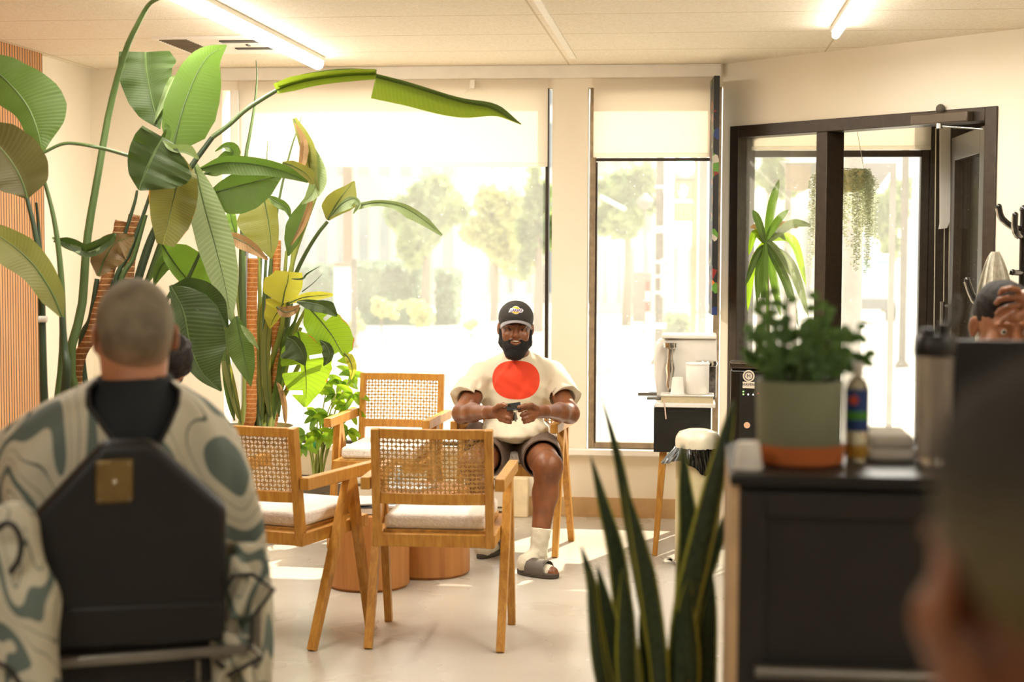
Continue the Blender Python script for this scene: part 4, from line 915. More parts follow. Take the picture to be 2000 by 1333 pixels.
L_DOLV = leaf_material('leaf_dark_olive', '#4a4c22', '#45411f', '#6f6a3c', tr=.12, glow='#7d7a2c', nv=24)
L_ARCH = leaf_material('leaf_long_folded', '#66851e', '#7a9428', '#93a84a', tr=.36, glow='#a3b82c')
L_TAN = leaf_material('leaf_dry', '#a58660', '#8f7350', '#6f5436', tr=.25, glow='#c79a62', nv=18, rough=.7)
L_BRN = leaf_material('leaf_brown', '#5a4426', '#6a5636', '#8a744c', tr=.12, glow='#8a6a3a', nv=20)
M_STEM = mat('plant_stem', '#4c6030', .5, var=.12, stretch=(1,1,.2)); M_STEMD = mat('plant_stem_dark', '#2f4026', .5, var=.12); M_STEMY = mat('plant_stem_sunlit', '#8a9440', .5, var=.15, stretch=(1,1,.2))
def ring_trunk(name, c1, c2):
    t = NT(name); v = t.obj(); sx = t.n('SeparateXYZ', i_0=v)
    w_ = t.math('FRACT', t.math('ADD', t.math('MULTIPLY', sx.outputs['Z'], 44), t.math('MULTIPLY', t.noise(v, 9, 2), .3)))
    ln = t.math('LESS_THAN', w_, .14); base = t.ramp(t.noise(v, 70, 5), [(.3, hexc(c1)), (.7, hexc(c2))])
    t.set(Base_Color=t.mix(ln, base, hexc('#d8b184')), Roughness=.85); t.bump(t.math('ADD', w_, t.noise(v, 120, 3)), .5, .01); return t.m
M_TRK = ring_trunk('ringed_trunk', '#7a4c26', '#a06a38'); M_TRKL = ring_trunk('ringed_trunk_light', '#a8672e', '#cb8744')
def prof(t_, base=.35, pw=2.2):
    if t_ < base: return max(0, 1-(1-t_/base)**2)**.5
    return max(0, 1-((t_-base)/(1-base))**pw)**.8
def leaf(parent, m, mid, wl, wr, al=0, ar=0, d=6.0, n=22, nw=5, curl=.0, rip=.004, seed=0, base=.35, pw=2.2, name='leaf', tears=0, rib=.0045):
    """blade along a midrib. wl/wr half widths in picture px on the left/right of travel (numbers or lists), al/ar lift angles of the halves"""
    q = [(a[0], a[1], a[2] if len(a) > 2 else d) for a in mid]; c = catmull(q, n); pts = [P(*p) for p in c]; rng = random.Random(seed)
    al, ar = math.radians(al), math.radians(ar); vs = []; uvs = []; fs = []
    def wat(w, t_):
        if isinstance(w, (list, tuple)):
            x = t_*(len(w)-1); k = min(int(x), len(w)-2); return w[k]+(w[k+1]-w[k])*(x-k)
        return w*prof(t_, base, pw)
    ph = rng.random()*6; nn = nw*2+1
    for i in range(n):
        t_ = i/(n-1); T = (pts[min(i+1, n-1)]-pts[max(i-1, 0)]).normalized(); V = (pts[i]-CP).normalized(); s = T.cross(V).normalized(); nr = T.cross(s).normalized()
        if nr.dot(V) > 0: nr = -nr        # towards the camera
        px2m = c[i][2]/FPX
        for j in range(-nw, nw+1):
            u = j/nw; a, w = (al, wat(wl, t_)) if u < 0 else (ar, wat(wr, t_)); wm = w*px2m/max(math.cos(a), .35)
            sd = s*(-1 if u > 0 else 1); r_ = rip*abs(u)*(math.sin(t_*19+ph)+.6*math.sin(t_*41+ph*2+u))
            off = sd*math.cos(a)*abs(u)*wm + nr*(math.sin(a)*abs(u)*wm - curl*u*u*wm + r_)
            off += sd*(rng.uniform(-1, 1)*.03*wm if abs(j) == nw and tears else 0)
            vs.append(pts[i]+off); uvs.append((u, t_))
    tear = set()
    for _ in range(tears): tear.add((rng.randrange(4, n-3), rng.choice((-1, 1))))
    for i in range(n-1):
        for j in range(nn-1):
            if any(i == ti and ((sd < 0 and j < nw-1) or (sd > 0 and j > nw)) for ti, sd in tear): continue
            fs.append((i*nn+j, (i+1)*nn+j, (i+1)*nn+j+1, i*nn+j+1))
    b = MB().add(vs, fs, True); o = b.build(name, m, parent)
    ul = o.data.uv_layers.new(name='UVMap'); li = np.empty(len(o.data.loops), np.int32); o.data.loops.foreach_get('vertex_index', li); ul.data.foreach_set('uv', np.array(uvs, np.float32)[li].ravel())
    if rib:
        r_ = MB().tube([p for p in pts[:-2]], [rib*(1-.8*i/(n-2)) for i in range(n-2)], 6).build('midrib', M_STEM, o)
    return o
def stem(parent, pts, r0, r1, m=None, d=6.0, n=18, name='stem'):
    pw_ = pxpath(pts, n, d); MB().tube(pw_, [r0+(r1-r0)*i/(n-1) for i in range(n)], 9).build(name, m or M_STEM, parent)
def planter(c, R, h, label, m, nm='plant_pot', soil=True, z0=0.0):
    r = thing(nm, label, 'pot', (c[0], c[1], z0))
    MB().lathe([(.001, z0), (R*.78, z0), (R*.82, z0+.01), (R, z0+h-.01), (R, z0+h), (R*.93, z0+h), (R*.92, z0+h-.06), (.001, z0+h-.06)], (c[0], c[1], 0), 48).build('pot_body', m, r)
    MB().lathe([(.001, z0+h-.058), (R*.91, z0+h-.058), (R*.9, z0+h-.045), (.001, z0+h-.04)], (c[0], c[1], 0), 32).build('soil', mat('potting_soil', '#3a2c1e', .95, var=.3, nscale=60), r)
    return r
M_POTW = mat('white_ceramic', '#ece4d6', .35, var=.02)
def down(px, py, d, z, n=4):
    """extra path points from a picture point down to height z"""
    p = P(px, py, d); return p
def to_floor(parent, pts, r0, r1, c, zt, m=None, d=6.0, n=20, jit=.05, rng=random.Random(9)):
    """stem whose path comes down (px points from the top) and then runs to the pot at c with rim height zt"""
    q = [(a[0], a[1], a[2] if len(a) > 2 else d) for a in pts]; w_ = [P(*p) for p in q]; w_.append(Vector((c[0]+rng.uniform(-jit, jit), c[1]+rng.uniform(-jit, jit), zt-.05)))
    w_ = [Vector(x) for x in catmull([tuple(p) for p in w_], n)]; MB().tube(w_, [r0+(r1-r0)*i/(n-1) for i in range(n)], 9).build('stem', m or M_STEM, parent)
# ---- A: plant at the far left
dA = 5.9; pa = P(95, 900, dA); A_ = (pa.x, pa.y)
planter(A_, .19, .42, 'white pot of the plant by the slatted wood wall', M_POTW)
r = thing('bird_of_paradise', 'leafy plant with dark drooping leaves in front of the slatted wood wall', 'plant', (pa.x, pa.y, .37), 'tall broad leaf plants')
leaf(r, L_MID, [(-30, 120), (15, 160), (52, 205), (72, 252), (84, 300)], [20, 40, 50, 62, 72, 70, 55, 22, 2], [10, 42, 46, 40, 30, 26, 24, 14, 1], 8, -20, dA, seed=1, curl=.10, rip=.005)
stem(r, [(84, 299), (120, 282), (150, 281), (200, 290), (250, 304, 6.1)], .006, .007, d=dA)
leaf(r, L_DOLV, [(53, 388), (45, 360), (28, 325), (0, 288), (-40, 250)], [3, 40, 54, 52, 34, 12], [3, 48, 62, 62, 50, 20], 10, 14, dA-.1, seed=2, base=.3)
to_floor(r, [(53, 388), (68, 450), (78, 520), (82, 620), (85, 740)], .008, .016, A_, .42, M_STEMD, dA-.1)
leaf(r, L_OLV2, [(122, 622), (100, 570), (60, 512), (10, 470), (-40, 440)], [2, 26, 30, 42, 40, 25], [3, 22, 30, 34, 24, 12], 18, 10, dA-.15, seed=3)
leaf(r, L_PALE, [(118, 600), (70, 520), (20, 480), (-20, 470)], [2, 8, 10, 9, 5], [2, 8, 12, 12, 6], 60, 20, dA-.05, seed=31, rib=0)
to_floor(r, [(122, 620), (126, 680), (128, 760)], .010, .02, A_, .42, M_STEMD, dA-.15)
to_floor(r, [(86, 350), (104, 420), (116, 500), (122, 600), (118, 740)], .007, .016, A_, .42, M_STEM, dA)
to_floor(r, [(71, 396), (76, 450), (80, 520), (84, 640), (88, 760)], .005, .012, A_, .42, M_STEMD, dA+.05)
MB().tube([P(76, 624, dA-.12), P(92, 624, dA-.12)], .012, 10).build('plant_tie', M_WHITE, r)
leaf(r, L_DK, [(105, 470), (138, 478), (172, 492), (214, 470), (225, 455)], [4, 12, 14, 16, 10, 2], [3, 8, 10, 12, 8, 2], 40, 30, dA+.1, seed=5, rib=0)
# ---- B: large plant behind the client
dB = 6.35; pb_ = P(215, 900, dB); B_ = (pb_.x+.03, pb_.y)
planter(B_, .23, .45, 'large white pot behind the man in the patterned cape', M_POTW)
r = thing('bird_of_paradise', 'huge plant with a long folded leaf arching under the ceiling and brown ringed trunks', 'plant', (B_[0], B_[1], .4), 'tall broad leaf plants')
def trunk(pts, rad, m, c, zt, d): 
    q = [P(a[0], a[1], d) for a in pts]; q.append(Vector((c[0], c[1], zt-.05))); q = [Vector(x) for x in catmull([tuple(p) for p in q], 26)]
    MB().tube(q, [rad*(1+.05*math.sin(i*2.1)) for i in range(26)], 14).build('trunk', m, r)
trunk([(237, 432), (226, 480), (205, 560), (180, 650), (152, 740)], .024, M_TRK, (B_[0]-.06, B_[1]), .45, 6.3)
trunk([(262, 420), (256, 480), (250, 545), (238, 640), (225, 760)], .023, M_TRK, (B_[0]+.05, B_[1]+.03), .45, 6.42)
to_floor(r, [(326, -9, 5.8), (308, -2, 5.85), (290, 10, 5.9), (270, 45, 5.95), (245, 100, 6.05), (215, 210), (190, 350), (170, 470), (160, 600), (140, 740)], .0055, .020, B_, .45, M_STEM, 6.15, 30)
leaf(r, L_DK, [(312, 252), (296, 195), (286, 140), (284, 102)], [1, 30, 44, 50, 56, 52, 50], [1, 16, 34, 44, 50, 60, 46], 12, 20, 6.35, seed=7, rip=.008, curl=.15)
leaf(r, L_PALE, [(300, 240), (322, 190), (335, 160), (343, 148)], [1, 6, 8, 7, 2], [1, 6, 10, 8, 1], 45, 45, 6.33, seed=8, rib=0)
leaf(r, L_MID, [(335, 300), (354, 224), (378, 158), (405, 112), (443, 88)], [4, 30, 38, 36, 34, 26, 14, 1], [5, 56, 66, 62, 52, 38, 20, 1], 14, -6, 6.2, seed=9, curl=.12, rip=.003)
leaf(r, L_DK, [(272, 372), (284, 335), (300, 300), (318, 268)], [2, 28, 40, 46, 48, 44], [3, 62, 80, 84, 66, 24], 26, 22, 6.05, seed=10, curl=-.1, rip=.012)
leaf(r, L_PALE, [(318, 275), (336, 290), (365, 296), (388, 312)], [2, 8, 10, 14, 3], [1, 5, 6, 5, 1], 50, 50, 6.03, seed=101, rib=0)
leaf(r, L_MID, [(262, 272), (295, 285), (318, 276), (326, 255), (322, 240)], [1, 6, 8, 8, 4, 1], [1, 6, 10, 10, 8, 1], 40, 40, 6.08, seed=102, rib=0)
leaf(r, L_OLV, [(352, 305), (345, 360), (334, 410), (318, 478)], [6, 36, 44, 46, 42, 22], [8, 50, 52, 46, 34, 12], 10, 20, 6.15, seed=11, rip=.008)
leaf(r, L_PALE, [(378, 318), (398, 400), (420, 480), (440, 560), (452, 632)], [6, 26, 36, 38, 32, 18, 1], [4, 24, 32, 34, 28, 18, 1], 8, 46, 6.3, seed=12, rip=.002)
leaf(r, L_BR, [(315, 475), (345, 520), (385, 570), (430, 635)], [2, 40, 52, 44, 22, 1], [1, 14, 16, 14, 8, 1], 24, 30, 6.38, seed=13)
leaf(r, L_DK, [(333, 558), (358, 610), (372, 680), (395, 730), (432, 765)], [3, 56, 72, 66, 40, 3], [3, 20, 28, 22, 12, 1], 18, 34, 6.2, seed=14, rip=.006, curl=.2)
leaf(r, L_DK, [(335, 560), (375, 565), (415, 590), (445, 640)], [2, 20, 26, 22, 2], [2, 22, 34, 30, 2], 26, 26, 6.24, seed=141)
leaf(r, L_MID, [(462, 618), (470, 660), (480, 710), (490, 755)], [3, 16, 22, 16, 1], [4, 34, 30, 16, 1], 20, 30, 6.3, seed=15)
leaf(r, L_PALE, [(470, 635), (485, 655), (505, 682)], [1, 7, 7, 1], [1, 5, 6, 1], 40, 40, 6.25, seed=151, rib=0)
leaf(r, L_MID, [(392, 330), (440, 318), (500, 322), (555, 335), (602, 356)], [3, 12, 14, 14, 12, 2], [4, 22, 24, 18, 12, 2], 50, 30, 6.4, seed=16, rip=.004)
leaf(r, L_MID, [(405, 380), (450, 368), (500, 355), (552, 342)], [3, 16, 26, 22, 8, 1], [6, 46, 54, 50, 34, 2], 30, 16, 6.45, seed=17, curl=.1)
leaf(r, L_OLV, [(552, 318), (575, 326), (598, 340), (612, 360)], [2, 10, 12, 14, 3], [2, 12, 18, 14, 2], 40, 34, 6.5, seed=18)
leaf(r, L_MID, [(398, 340), (425, 330), (455, 300), (440, 285), (420, 296)], [1, 14, 18, 12, 4, 1], [1, 12, 16, 14, 4, 1], 34, 34, 6.6, seed=181)
# the long folded leaf: petiole, rolled part and open part
stem(r, [(415, 268), (445, 246), (480, 215), (515, 192), (552, 170)], .010, .008, d=6.2)
to_floor(r, [(415, 268), (370, 330), (320, 410), (285, 500), (250, 620), (220, 740)], .010, .018, B_, .45, M_STEMD, 6.25)
leaf(r, L_ARCH, [(540, 176), (575, 164), (625, 154), (685, 148), (735, 147)], [13, 15, 13, 12, 12], [8, 13, 12, 11, 8], 62, 55, 6.15, seed=19, rip=.002)
leaf(r, L_MID, [(540, 165), (600, 150), (670, 140), (735, 141)], [5, 7, 6, 5], [8, 12, 12, 12], -60, -62, 6.13, seed=191, rip=.001, rib=0)
leaf(r, L_ARCH, [(735, 147), (800, 164), (880, 190), (965, 209), (1018, 243)], [3, 3, 3, 3, 4, 1], [46, 44, 40, 34, 14, 1], 60, 10, 6.1, seed=20, rip=.003, curl=.15)
leaf(r, L_MID, [(735, 146), (810, 166), (900, 194), (965, 208), (1018, 243)], [1, 2, 2, 4, 6, 1], [12, 16, 18, 12, 10, 1], 40, -58, 6.08, seed=201, rip=.001, rib=0)
for pts, a, b, mm in (([(300, 360), (280, 420), (255, 490), (220, 600)], .006, .012, M_STEMD), ([(325, 400), (290, 470), (262, 560), (235, 660)], .007, .014, M_STEMD), ([(312, 475), (290, 540), (262, 620), (235, 720)], .007, .014, M_STEM),
    ([(268, 372), (262, 400), (240, 470), (215, 560)], .005, .012, M_STEMD), ([(285, 420), (262, 500), (230, 600)], .008, .014, M_STEM), ([(340, 560), (320, 600), (290, 680), (262, 760)], .007, .013, M_STEM),
    ([(190, 545), (178, 620), (160, 700)], .01, .016, M_STEMD), ([(398, 480), (360, 560), (300, 680)], .006, .013, M_STEM)):
    to_floor(r, pts, a, b, B_, .45, mm, 6.3, 22)
leaf(r, L_BRN, [(192, 540), (205, 505), (225, 475), (262, 462)], [3, 24, 30, 26, 14, 2], [3, 24, 34, 38, 34, 6], 20, 16, 6.05, seed=21, rip=.008)
leaf(r, L_PALE, [(102, 464), (135, 482), (175, 490), (212, 472)], [2, 5, 7, 6, 2], [2, 6, 7, 6, 2], 20, 20, 6.0, seed=22, rib=0)
leaf(r, L_MID, [(300, 560), (315, 520), (340, 500), (352, 478)], [1, 12, 14, 10, 1], [1, 14, 18, 14, 1], 30, 30, 6.5, seed=23)
leaf(r, L_MID, [(285, 560), (310, 500), (322, 470), (330, 455)], [1, 6, 8, 8, 1], [1, 12, 16, 12, 1], 30, 30, 6.6, seed=24)
leaf(r, L_OLV2, [(345, 660), (352, 620), (368, 600)], [1, 20, 18, 1], [1, 12, 10, 1], 20, 20, 6.4, seed=25)
# ---- C: plants by the window
dC = 7.95; pc_ = P(515, 900, dC); C_ = (pc_.x-.04, pc_.y-.0)
zr = P(478, 832, dC).z
planter(C_, .20, zr, 'white pot under the window, seen above and through the left cane chair', M_POTW)
r = thing('bird_of_paradise', 'sunlit plant with torn yellow green leaves and orange ringed trunks by the window', 'plant', (C_[0], C_[1], zr-.05), 'tall broad leaf plants')
trunk([(494, 505), (492, 600), (491, 720), (490, 815)], .026, M_TRKL, (C_[0]-.05, C_[1]-.06), zr, dC-.16)
trunk([(541, 470), (539, 620), (537, 740), (536, 815)], .021, M_TRKL, (C_[0]+.07, C_[1]), zr, dC+.06)
to_floor(r, [(500, 118), (502, 150), (498, 200), (488, 262), (480, 310), (474, 420), (476, 600), (482, 760)], .002, .018, C_, zr, M_STEM, 8.0, 26)
to_floor(r, [(523, 275), (520, 330), (514, 420), (506, 600), (500, 760)], .0012, .012, C_, zr, M_STEM, 8.0, 22)
to_floor(r, [(588, 228), (584, 245), (566, 300), (540, 420), (520, 600), (506, 760)], .0012, .012, C_, zr, M_STEM, 8.05, 22)
leaf(r, L_OLV2, [(574, 232), (592, 280), (606, 330), (622, 372)], [5, 14, 20, 18, 8, 1], [3, 7, 9, 8, 4, 1], 46, 50, 7.7, seed=30)
leaf(r, L_PALE, [(580, 235), (602, 290), (618, 340), (612, 375), (590, 400)], [2, 10, 18, 20, 12, 1], [1, 6, 10, 14, 12, 1], 34, 40, 7.72, seed=301)
leaf(r, L_TAN, [(576, 240), (592, 275), (590, 315), (578, 345)], [1, 6, 10, 8, 2], [1, 5, 8, 6, 1], 30, 40, 7.66, seed=302, rib=0)
leaf(r, L_MID, [(563, 500), (578, 455), (592, 415), (602, 378)], [2, 18, 24, 20, 10, 1], [2, 12, 14, 12, 6, 1], 20, 36, 7.8, seed=31)
leaf(r, L_TAN, [(568, 480), (590, 440), (604, 400), (606, 380)], [1, 4, 5, 4, 1], [1, 6, 8, 6, 1], 30, 50, 7.76, seed=32, rib=0)
leaf(r, L_OLV2, [(515, 386), (522, 420), (528, 460), (530, 506)], [10, 22, 20, 18, 14, 1], [16, 50, 62, 52, 30, 1], 24, 12, 7.5, seed=33, curl=.1)
leaf(r, L_MID, [(522, 383), (540, 395), (560, 408), (568, 428)], [2, 8, 10, 6, 1], [1, 8, 9, 6, 1], 36, 36, 7.45, seed=331)
leaf(r, L_TAN, [(436, 462), (460, 466), (490, 482), (523, 508)], [4, 10, 12, 10, 2], [3, 12, 16, 12, 2], 30, 34, 7.4, seed=34, rip=.006)
leaf(r, L_BR, [(462, 460), (452, 430), (450, 405)], [1, 10, 10, 1], [1, 10, 10, 1], 20, 30, 7.6, seed=35)
leaf(r, L_OLV2, [(640, 430), (655, 402), (672, 378), (692, 354)], [4, 24, 24, 18, 8, 1], [3, 16, 28, 34, 22, 2], 14, 10, 7.9, seed=36, rip=.003)
leaf(r, L_PALE, [(645, 422), (668, 398), (690, 388), (702, 400), (690, 418)], [1, 4, 5, 4, 3, 1], [3, 14, 18, 14, 8, 1], 30, 24, 7.86, seed=37)
leaf(r, L_PALE, [(695, 402), (740, 396), (785, 404), (825, 428), (863, 460)], [4, 5, 6, 8, 8, 2], [8, 7, 8, 16, 10, 2], 40, 26, 7.88, seed=38, rip=.005)
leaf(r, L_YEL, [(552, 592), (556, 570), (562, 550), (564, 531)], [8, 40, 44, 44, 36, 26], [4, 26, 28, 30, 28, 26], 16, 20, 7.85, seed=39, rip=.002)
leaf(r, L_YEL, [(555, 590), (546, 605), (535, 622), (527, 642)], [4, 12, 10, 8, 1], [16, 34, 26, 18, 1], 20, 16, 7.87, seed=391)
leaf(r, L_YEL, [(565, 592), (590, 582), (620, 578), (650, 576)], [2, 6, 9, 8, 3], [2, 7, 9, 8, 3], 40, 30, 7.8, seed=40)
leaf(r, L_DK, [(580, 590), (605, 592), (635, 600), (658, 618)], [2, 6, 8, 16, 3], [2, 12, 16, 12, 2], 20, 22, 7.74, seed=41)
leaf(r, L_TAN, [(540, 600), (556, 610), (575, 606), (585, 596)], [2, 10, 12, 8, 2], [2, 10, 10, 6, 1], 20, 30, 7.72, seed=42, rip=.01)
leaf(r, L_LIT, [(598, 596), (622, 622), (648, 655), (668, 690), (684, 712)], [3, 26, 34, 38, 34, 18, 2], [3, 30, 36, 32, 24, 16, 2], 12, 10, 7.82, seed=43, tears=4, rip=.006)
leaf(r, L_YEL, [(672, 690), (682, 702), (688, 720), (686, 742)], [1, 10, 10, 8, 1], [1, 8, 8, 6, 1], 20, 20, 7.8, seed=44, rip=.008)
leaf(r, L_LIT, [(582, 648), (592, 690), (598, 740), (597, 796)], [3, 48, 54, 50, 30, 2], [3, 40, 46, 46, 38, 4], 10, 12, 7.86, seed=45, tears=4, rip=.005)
leaf(r, L_DK, [(560, 660), (575, 668), (590, 690), (596, 715)], [2, 10, 12, 8, 1], [8, 34, 40, 24, 1], 20, 10, 7.84, seed=46)
leaf(r, L_DK, [(625, 665), (640, 680), (642, 700), (632, 715)], [1, 8, 10, 6, 1], [1, 10, 14, 10, 1], 16, 16, 7.8, seed=47)
stem(r, [(640, 433), (622, 455), (600, 490), (580, 530), (566, 570), (560, 640)], .009, .012, M_STEM, 7.92)
rng = random.Random(12)
fan = [((570, 590), (560, 650), (545, 740)), ((600, 600), (575, 650), (548, 740)), ((585, 600), (560, 680), (540, 760)), ((560, 490), (552, 580), (535, 720)), ((530, 500), (525, 600), (522, 720)), ((545, 540), (530, 640), (518, 740)), ((436, 470), (446, 560), (470, 700)), ((450, 430), (462, 560), (478, 700)), ((470, 470), (470, 580), (480, 720)), ((478, 500), (476, 600), (484, 740)), ((505, 480), (508, 600), (508, 740)), ((588, 640), (566, 690), (545, 770)), ((520, 500), (514, 600), (500, 720)), ((660, 660), (600, 690), (556, 770)), ((575, 470), (566, 560), (545, 690)), ((622, 372), (600, 430), (570, 520), (548, 650))]
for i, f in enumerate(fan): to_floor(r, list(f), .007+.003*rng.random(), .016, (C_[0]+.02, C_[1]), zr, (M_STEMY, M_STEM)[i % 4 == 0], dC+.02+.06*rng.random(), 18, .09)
for i, (pts, w_) in enumerate(((((528, 815), (522, 740), (520, 670), (528, 600)), 11), (((545, 815), (548, 740), (560, 670), (580, 620)), 9), (((470, 825), (455, 760), (440, 690), (436, 600)), 11), (((458, 822), (446, 750), (440, 640), (446, 520)), 10), (((512, 820), (510, 740), (506, 650), (512, 590)), 8), (((535, 820), (540, 770), (552, 720), (566, 680)), 8))):
    leaf(r, (L_OLV2, L_MID)[i % 2], pts, w_, w_*.7, 30, 30, dC-.06, seed=60+i, base=.5, name='leaf_sheath')
leaf(r, L_TAN, [(558, 830), (556, 790), (548, 760), (540, 745)], 6, 5, 30, 30, dC-.1, seed=70, rib=0)
leaf(r, L_DK, [(568, 545), (590, 545), (600, 535), (625, 520)], 2, 2, 20, 20, dC-.2, seed=71, rib=0)
stem(r, [(590, 570), (610, 555), (630, 535)], .003, .0008, M_STEMD, 7.8, 8)
# ---- D: small bushy plant with bright leaflets in front of the window sill
dD = 8.2; pd = P(618, 960, dD); D_ = (pd.x, pd.y)
planter(D_, .14, .26, 'low dark pot beneath the bright leaflets beside the empty cane armchair', mat('grey_pot', '#6d6558', .5))
r = thing('leafy_shrub', 'small sunlit plant with narrow bright green leaflets left of the empty cane armchair', 'plant', (pd.x, pd.y, .2))
rng = random.Random(77)
tips = [(596, 850, 8.1), (620, 812, 8.2), (640, 812, 8.15), (655, 770, 8.25), (668, 745, 8.3), (640, 745, 8.3), (690, 770, 8.2), (680, 800, 8.2), (655, 850, 8.1), (628, 850, 8.0), (680, 840, 8.1), (590, 870, 8.0), (690, 730, 8.3)]
for k, tp in enumerate(tips):
    to_floor(r, [tp, ((tp[0]+618)/2, (tp[1]+880)/2, dD)], .0025, .006, D_, .26, M_STEMY, dD, 12, .03)
    nl = 5 + k % 2
    for i in range(nl):
        an = math.radians(rng.uniform(30, 150) if i else 90)*1.0 + rng.uniform(-.3, .3); an = PI*2*i/nl*.62 + .5 + rng.uniform(-.2, .2); ln = rng.uniform(26, 42)
        ex, ey_ = tp[0]+math.cos(an)*ln, tp[1]+math.sin(an)*ln*.9
        leaf(r, L_LIT if rng.random() < .8 else L_BR, [tp, ((tp[0]+ex)/2, (tp[1]+ey_)/2-3, tp[2]), (ex, ey_, tp[2]-.04)], 7, 6, rng.uniform(-20, 40), rng.uniform(-20, 40), tp[2], n=9, nw=2, seed=k*10+i, rip=0, rib=0, name='leaflet')
MB().tube([P(610, 868, dD), P(616, 868, dD)], .03, 10).build('green_tie', mat('green_tie', '#2f9a5c', .5), r)
# ---- small dark leaves behind the left chair's cane back
# ---- E: dracaena in the vestibule
dE = 8.36; pe = P(1497, 900, dE); E_ = (pe.x, pe.y)
planter(E_, .13, .55, 'tall pale planter of the spiky plant in the vestibule', M_POTW)
r = thing('dracaena', 'spiky plant with long arching leaves seen through the glazed sidelight', 'plant', (pe.x, pe.y, .5))
ctr = (1497, 470)
MB().tube([Vector((E_[0], E_[1], .5)), P(1496, 640, dE), P(1495, 540, dE), P(1497, 478, dE)], [.02, .02, .018, .014], 10).build('trunk', mat('dracaena_trunk', '#8a7c58', .8), r)
ends = [((1522, 350), (1508, 400), 9), ((1470, 410), (1480, 430), 8), ((1540, 410), (1520, 430), 8), ((1560, 445), (1528, 440), 8), ((1585, 440), (1545, 438), 9), ((1462, 500), (1475, 455), 8), ((1455, 560), (1478, 500), 8), ((1500, 640), (1492, 560), 8), ((1580, 620), (1545, 520), 11), ((1545, 540), (1520, 495), 8), ((1575, 560), (1548, 470), 9), ((1480, 600), (1482, 530), 8), ((1525, 620), (1510, 540), 9), ((1465, 445), (1478, 445), 6), ((1535, 470), (1518, 455), 7), ((1460, 610), (1470, 520), 8), ((1560, 640), (1535, 550), 9)]
for i, (e, mpt, w_) in enumerate(ends):
    leaf(r, (L_LIT, L_BR, L_PALE, L_MID, L_TAN)[(i*3) % 5] if i not in (0, 8) else (L_BR if i == 0 else L_PALE), [(ctr[0]+rng.uniform(-3, 3), ctr[1]+rng.uniform(-4, 10)), mpt, e], w_*.95, w_*.95, rng.uniform(5, 35), rng.uniform(5, 35), dE-.04+.06*rng.random(), n=14, nw=2, seed=80+i, rip=.002, rib=0, base=.4)
# ---- F: hanging string plant
dF = 8.33; pf = P(1648, 330, dF); F_ = (pf.x, pf.y); rf = .12
r = thing('hanging_plant', 'trailing plant with long thin strands hanging in the vestibule', 'plant', (pf.x, pf.y, P(1655, 372, dF).z))
zb_ = P(1655, 375, dF).z; hz = P(1655, 335, dF).z-zb_
MB().lathe([(.001, 0), (rf*.7, 0), (rf*.8, .01), (rf, hz), (rf*.92, hz), (.001, hz-.02)], (pf.x, pf.y, zb_), 32).build('hanging_pot', mat('cream_pot', '#d9cf96', .5), r)
m = MB()
for k in range(3): a = 2*PI*k/3+.4; m.tube([(pf.x+rf*math.cos(a), pf.y+rf*math.sin(a), zb_+hz), (pf.x, pf.y, H-.02)], .0016, 5)
m.build('hanging_cord', M_WHITE, r)
M_STRG = leafmat('string_leaves', '#aab486', '#dadcc0', .4); rng = random.Random(8)
for k in range(74):
    a = rng.uniform(0, 2*PI); rr = rf*rng.uniform(.75, 1.05); x, y = pf.x+rr*math.cos(a), pf.y+rr*math.sin(a); spread = rng.uniform(1.0, 1.5)
    ln = rng.uniform(.10, .34) if rng.random() < .5 else rng.uniform(.3, .52); m = MB(); z = zb_+hz+.01; n = int(ln/.0085)+3
    px_, py_ = x, y; path = [(x-(x-pf.x)*.5, y-(y-pf.y)*.5, z), (x, y, z+.012)]
    for i in range(n):
        f = min(1, i/6); qx, qy = pf.x+(x-pf.x)*(1+(spread-1)*f)+rng.uniform(-.002, .002), pf.y+(y-pf.y)*(1+(spread-1)*f); qz = z-i*.0085; path.append((qx, qy, qz))
        for sd in (-1, 1):
            aa = rng.uniform(0, 2*PI); dx_, dy_ = math.cos(aa)*.014*sd, math.sin(aa)*.014*sd
            m.add([(qx, qy, qz), (qx+dx_-dy_*.3, qy+dy_+dx_*.3, qz+.003), (qx+dx_*1.3, qy+dy_*1.3, qz-.001), (qx+dx_+dy_*.3, qy+dy_-dx_*.3, qz-.005)], [(0,1,2,3)])
    m.tube(path[::2] if len(path) > 6 else path, .0008, 4); m.build('trailing_strand', M_STRG, r)
# ---- G: snake plant in the foreground
dG = 3.25; pg = P(1290, 1333, dG); G_ = (pg.x, pg.y)
planter(G_, .15, .42, 'round planter of the snake plant, below the picture edge', mat('planter_grey', '#8d8574', .5))
r = thing('snake_plant', 'snake plant with tall pointed leaves edged in yellow in front of the cabinet', 'plant', (G_[0], G_[1], .36))
t = NT('snake_leaf'); uv = t.n('TexCoord').outputs['UV']; sx = t.n('SeparateXYZ', i_0=uv); au = t.math('ABSOLUTE', sx.outputs['X'])
bands = t.noise(t.mapv(uv, (1.5, 26, 1)), 2.2, 4, i_Distortion=.8)
t.set(Base_Color=t.mix(t.math('GREATER_THAN', t.math('ADD', au, t.math('MULTIPLY', bands, .12)), .84), t.ramp(bands, [(.4, hexc('#1c2c16')), (.62, hexc('#34482a'))]), hexc('#9a9a2c')), Roughness=.4); M_SNAKE = t.m
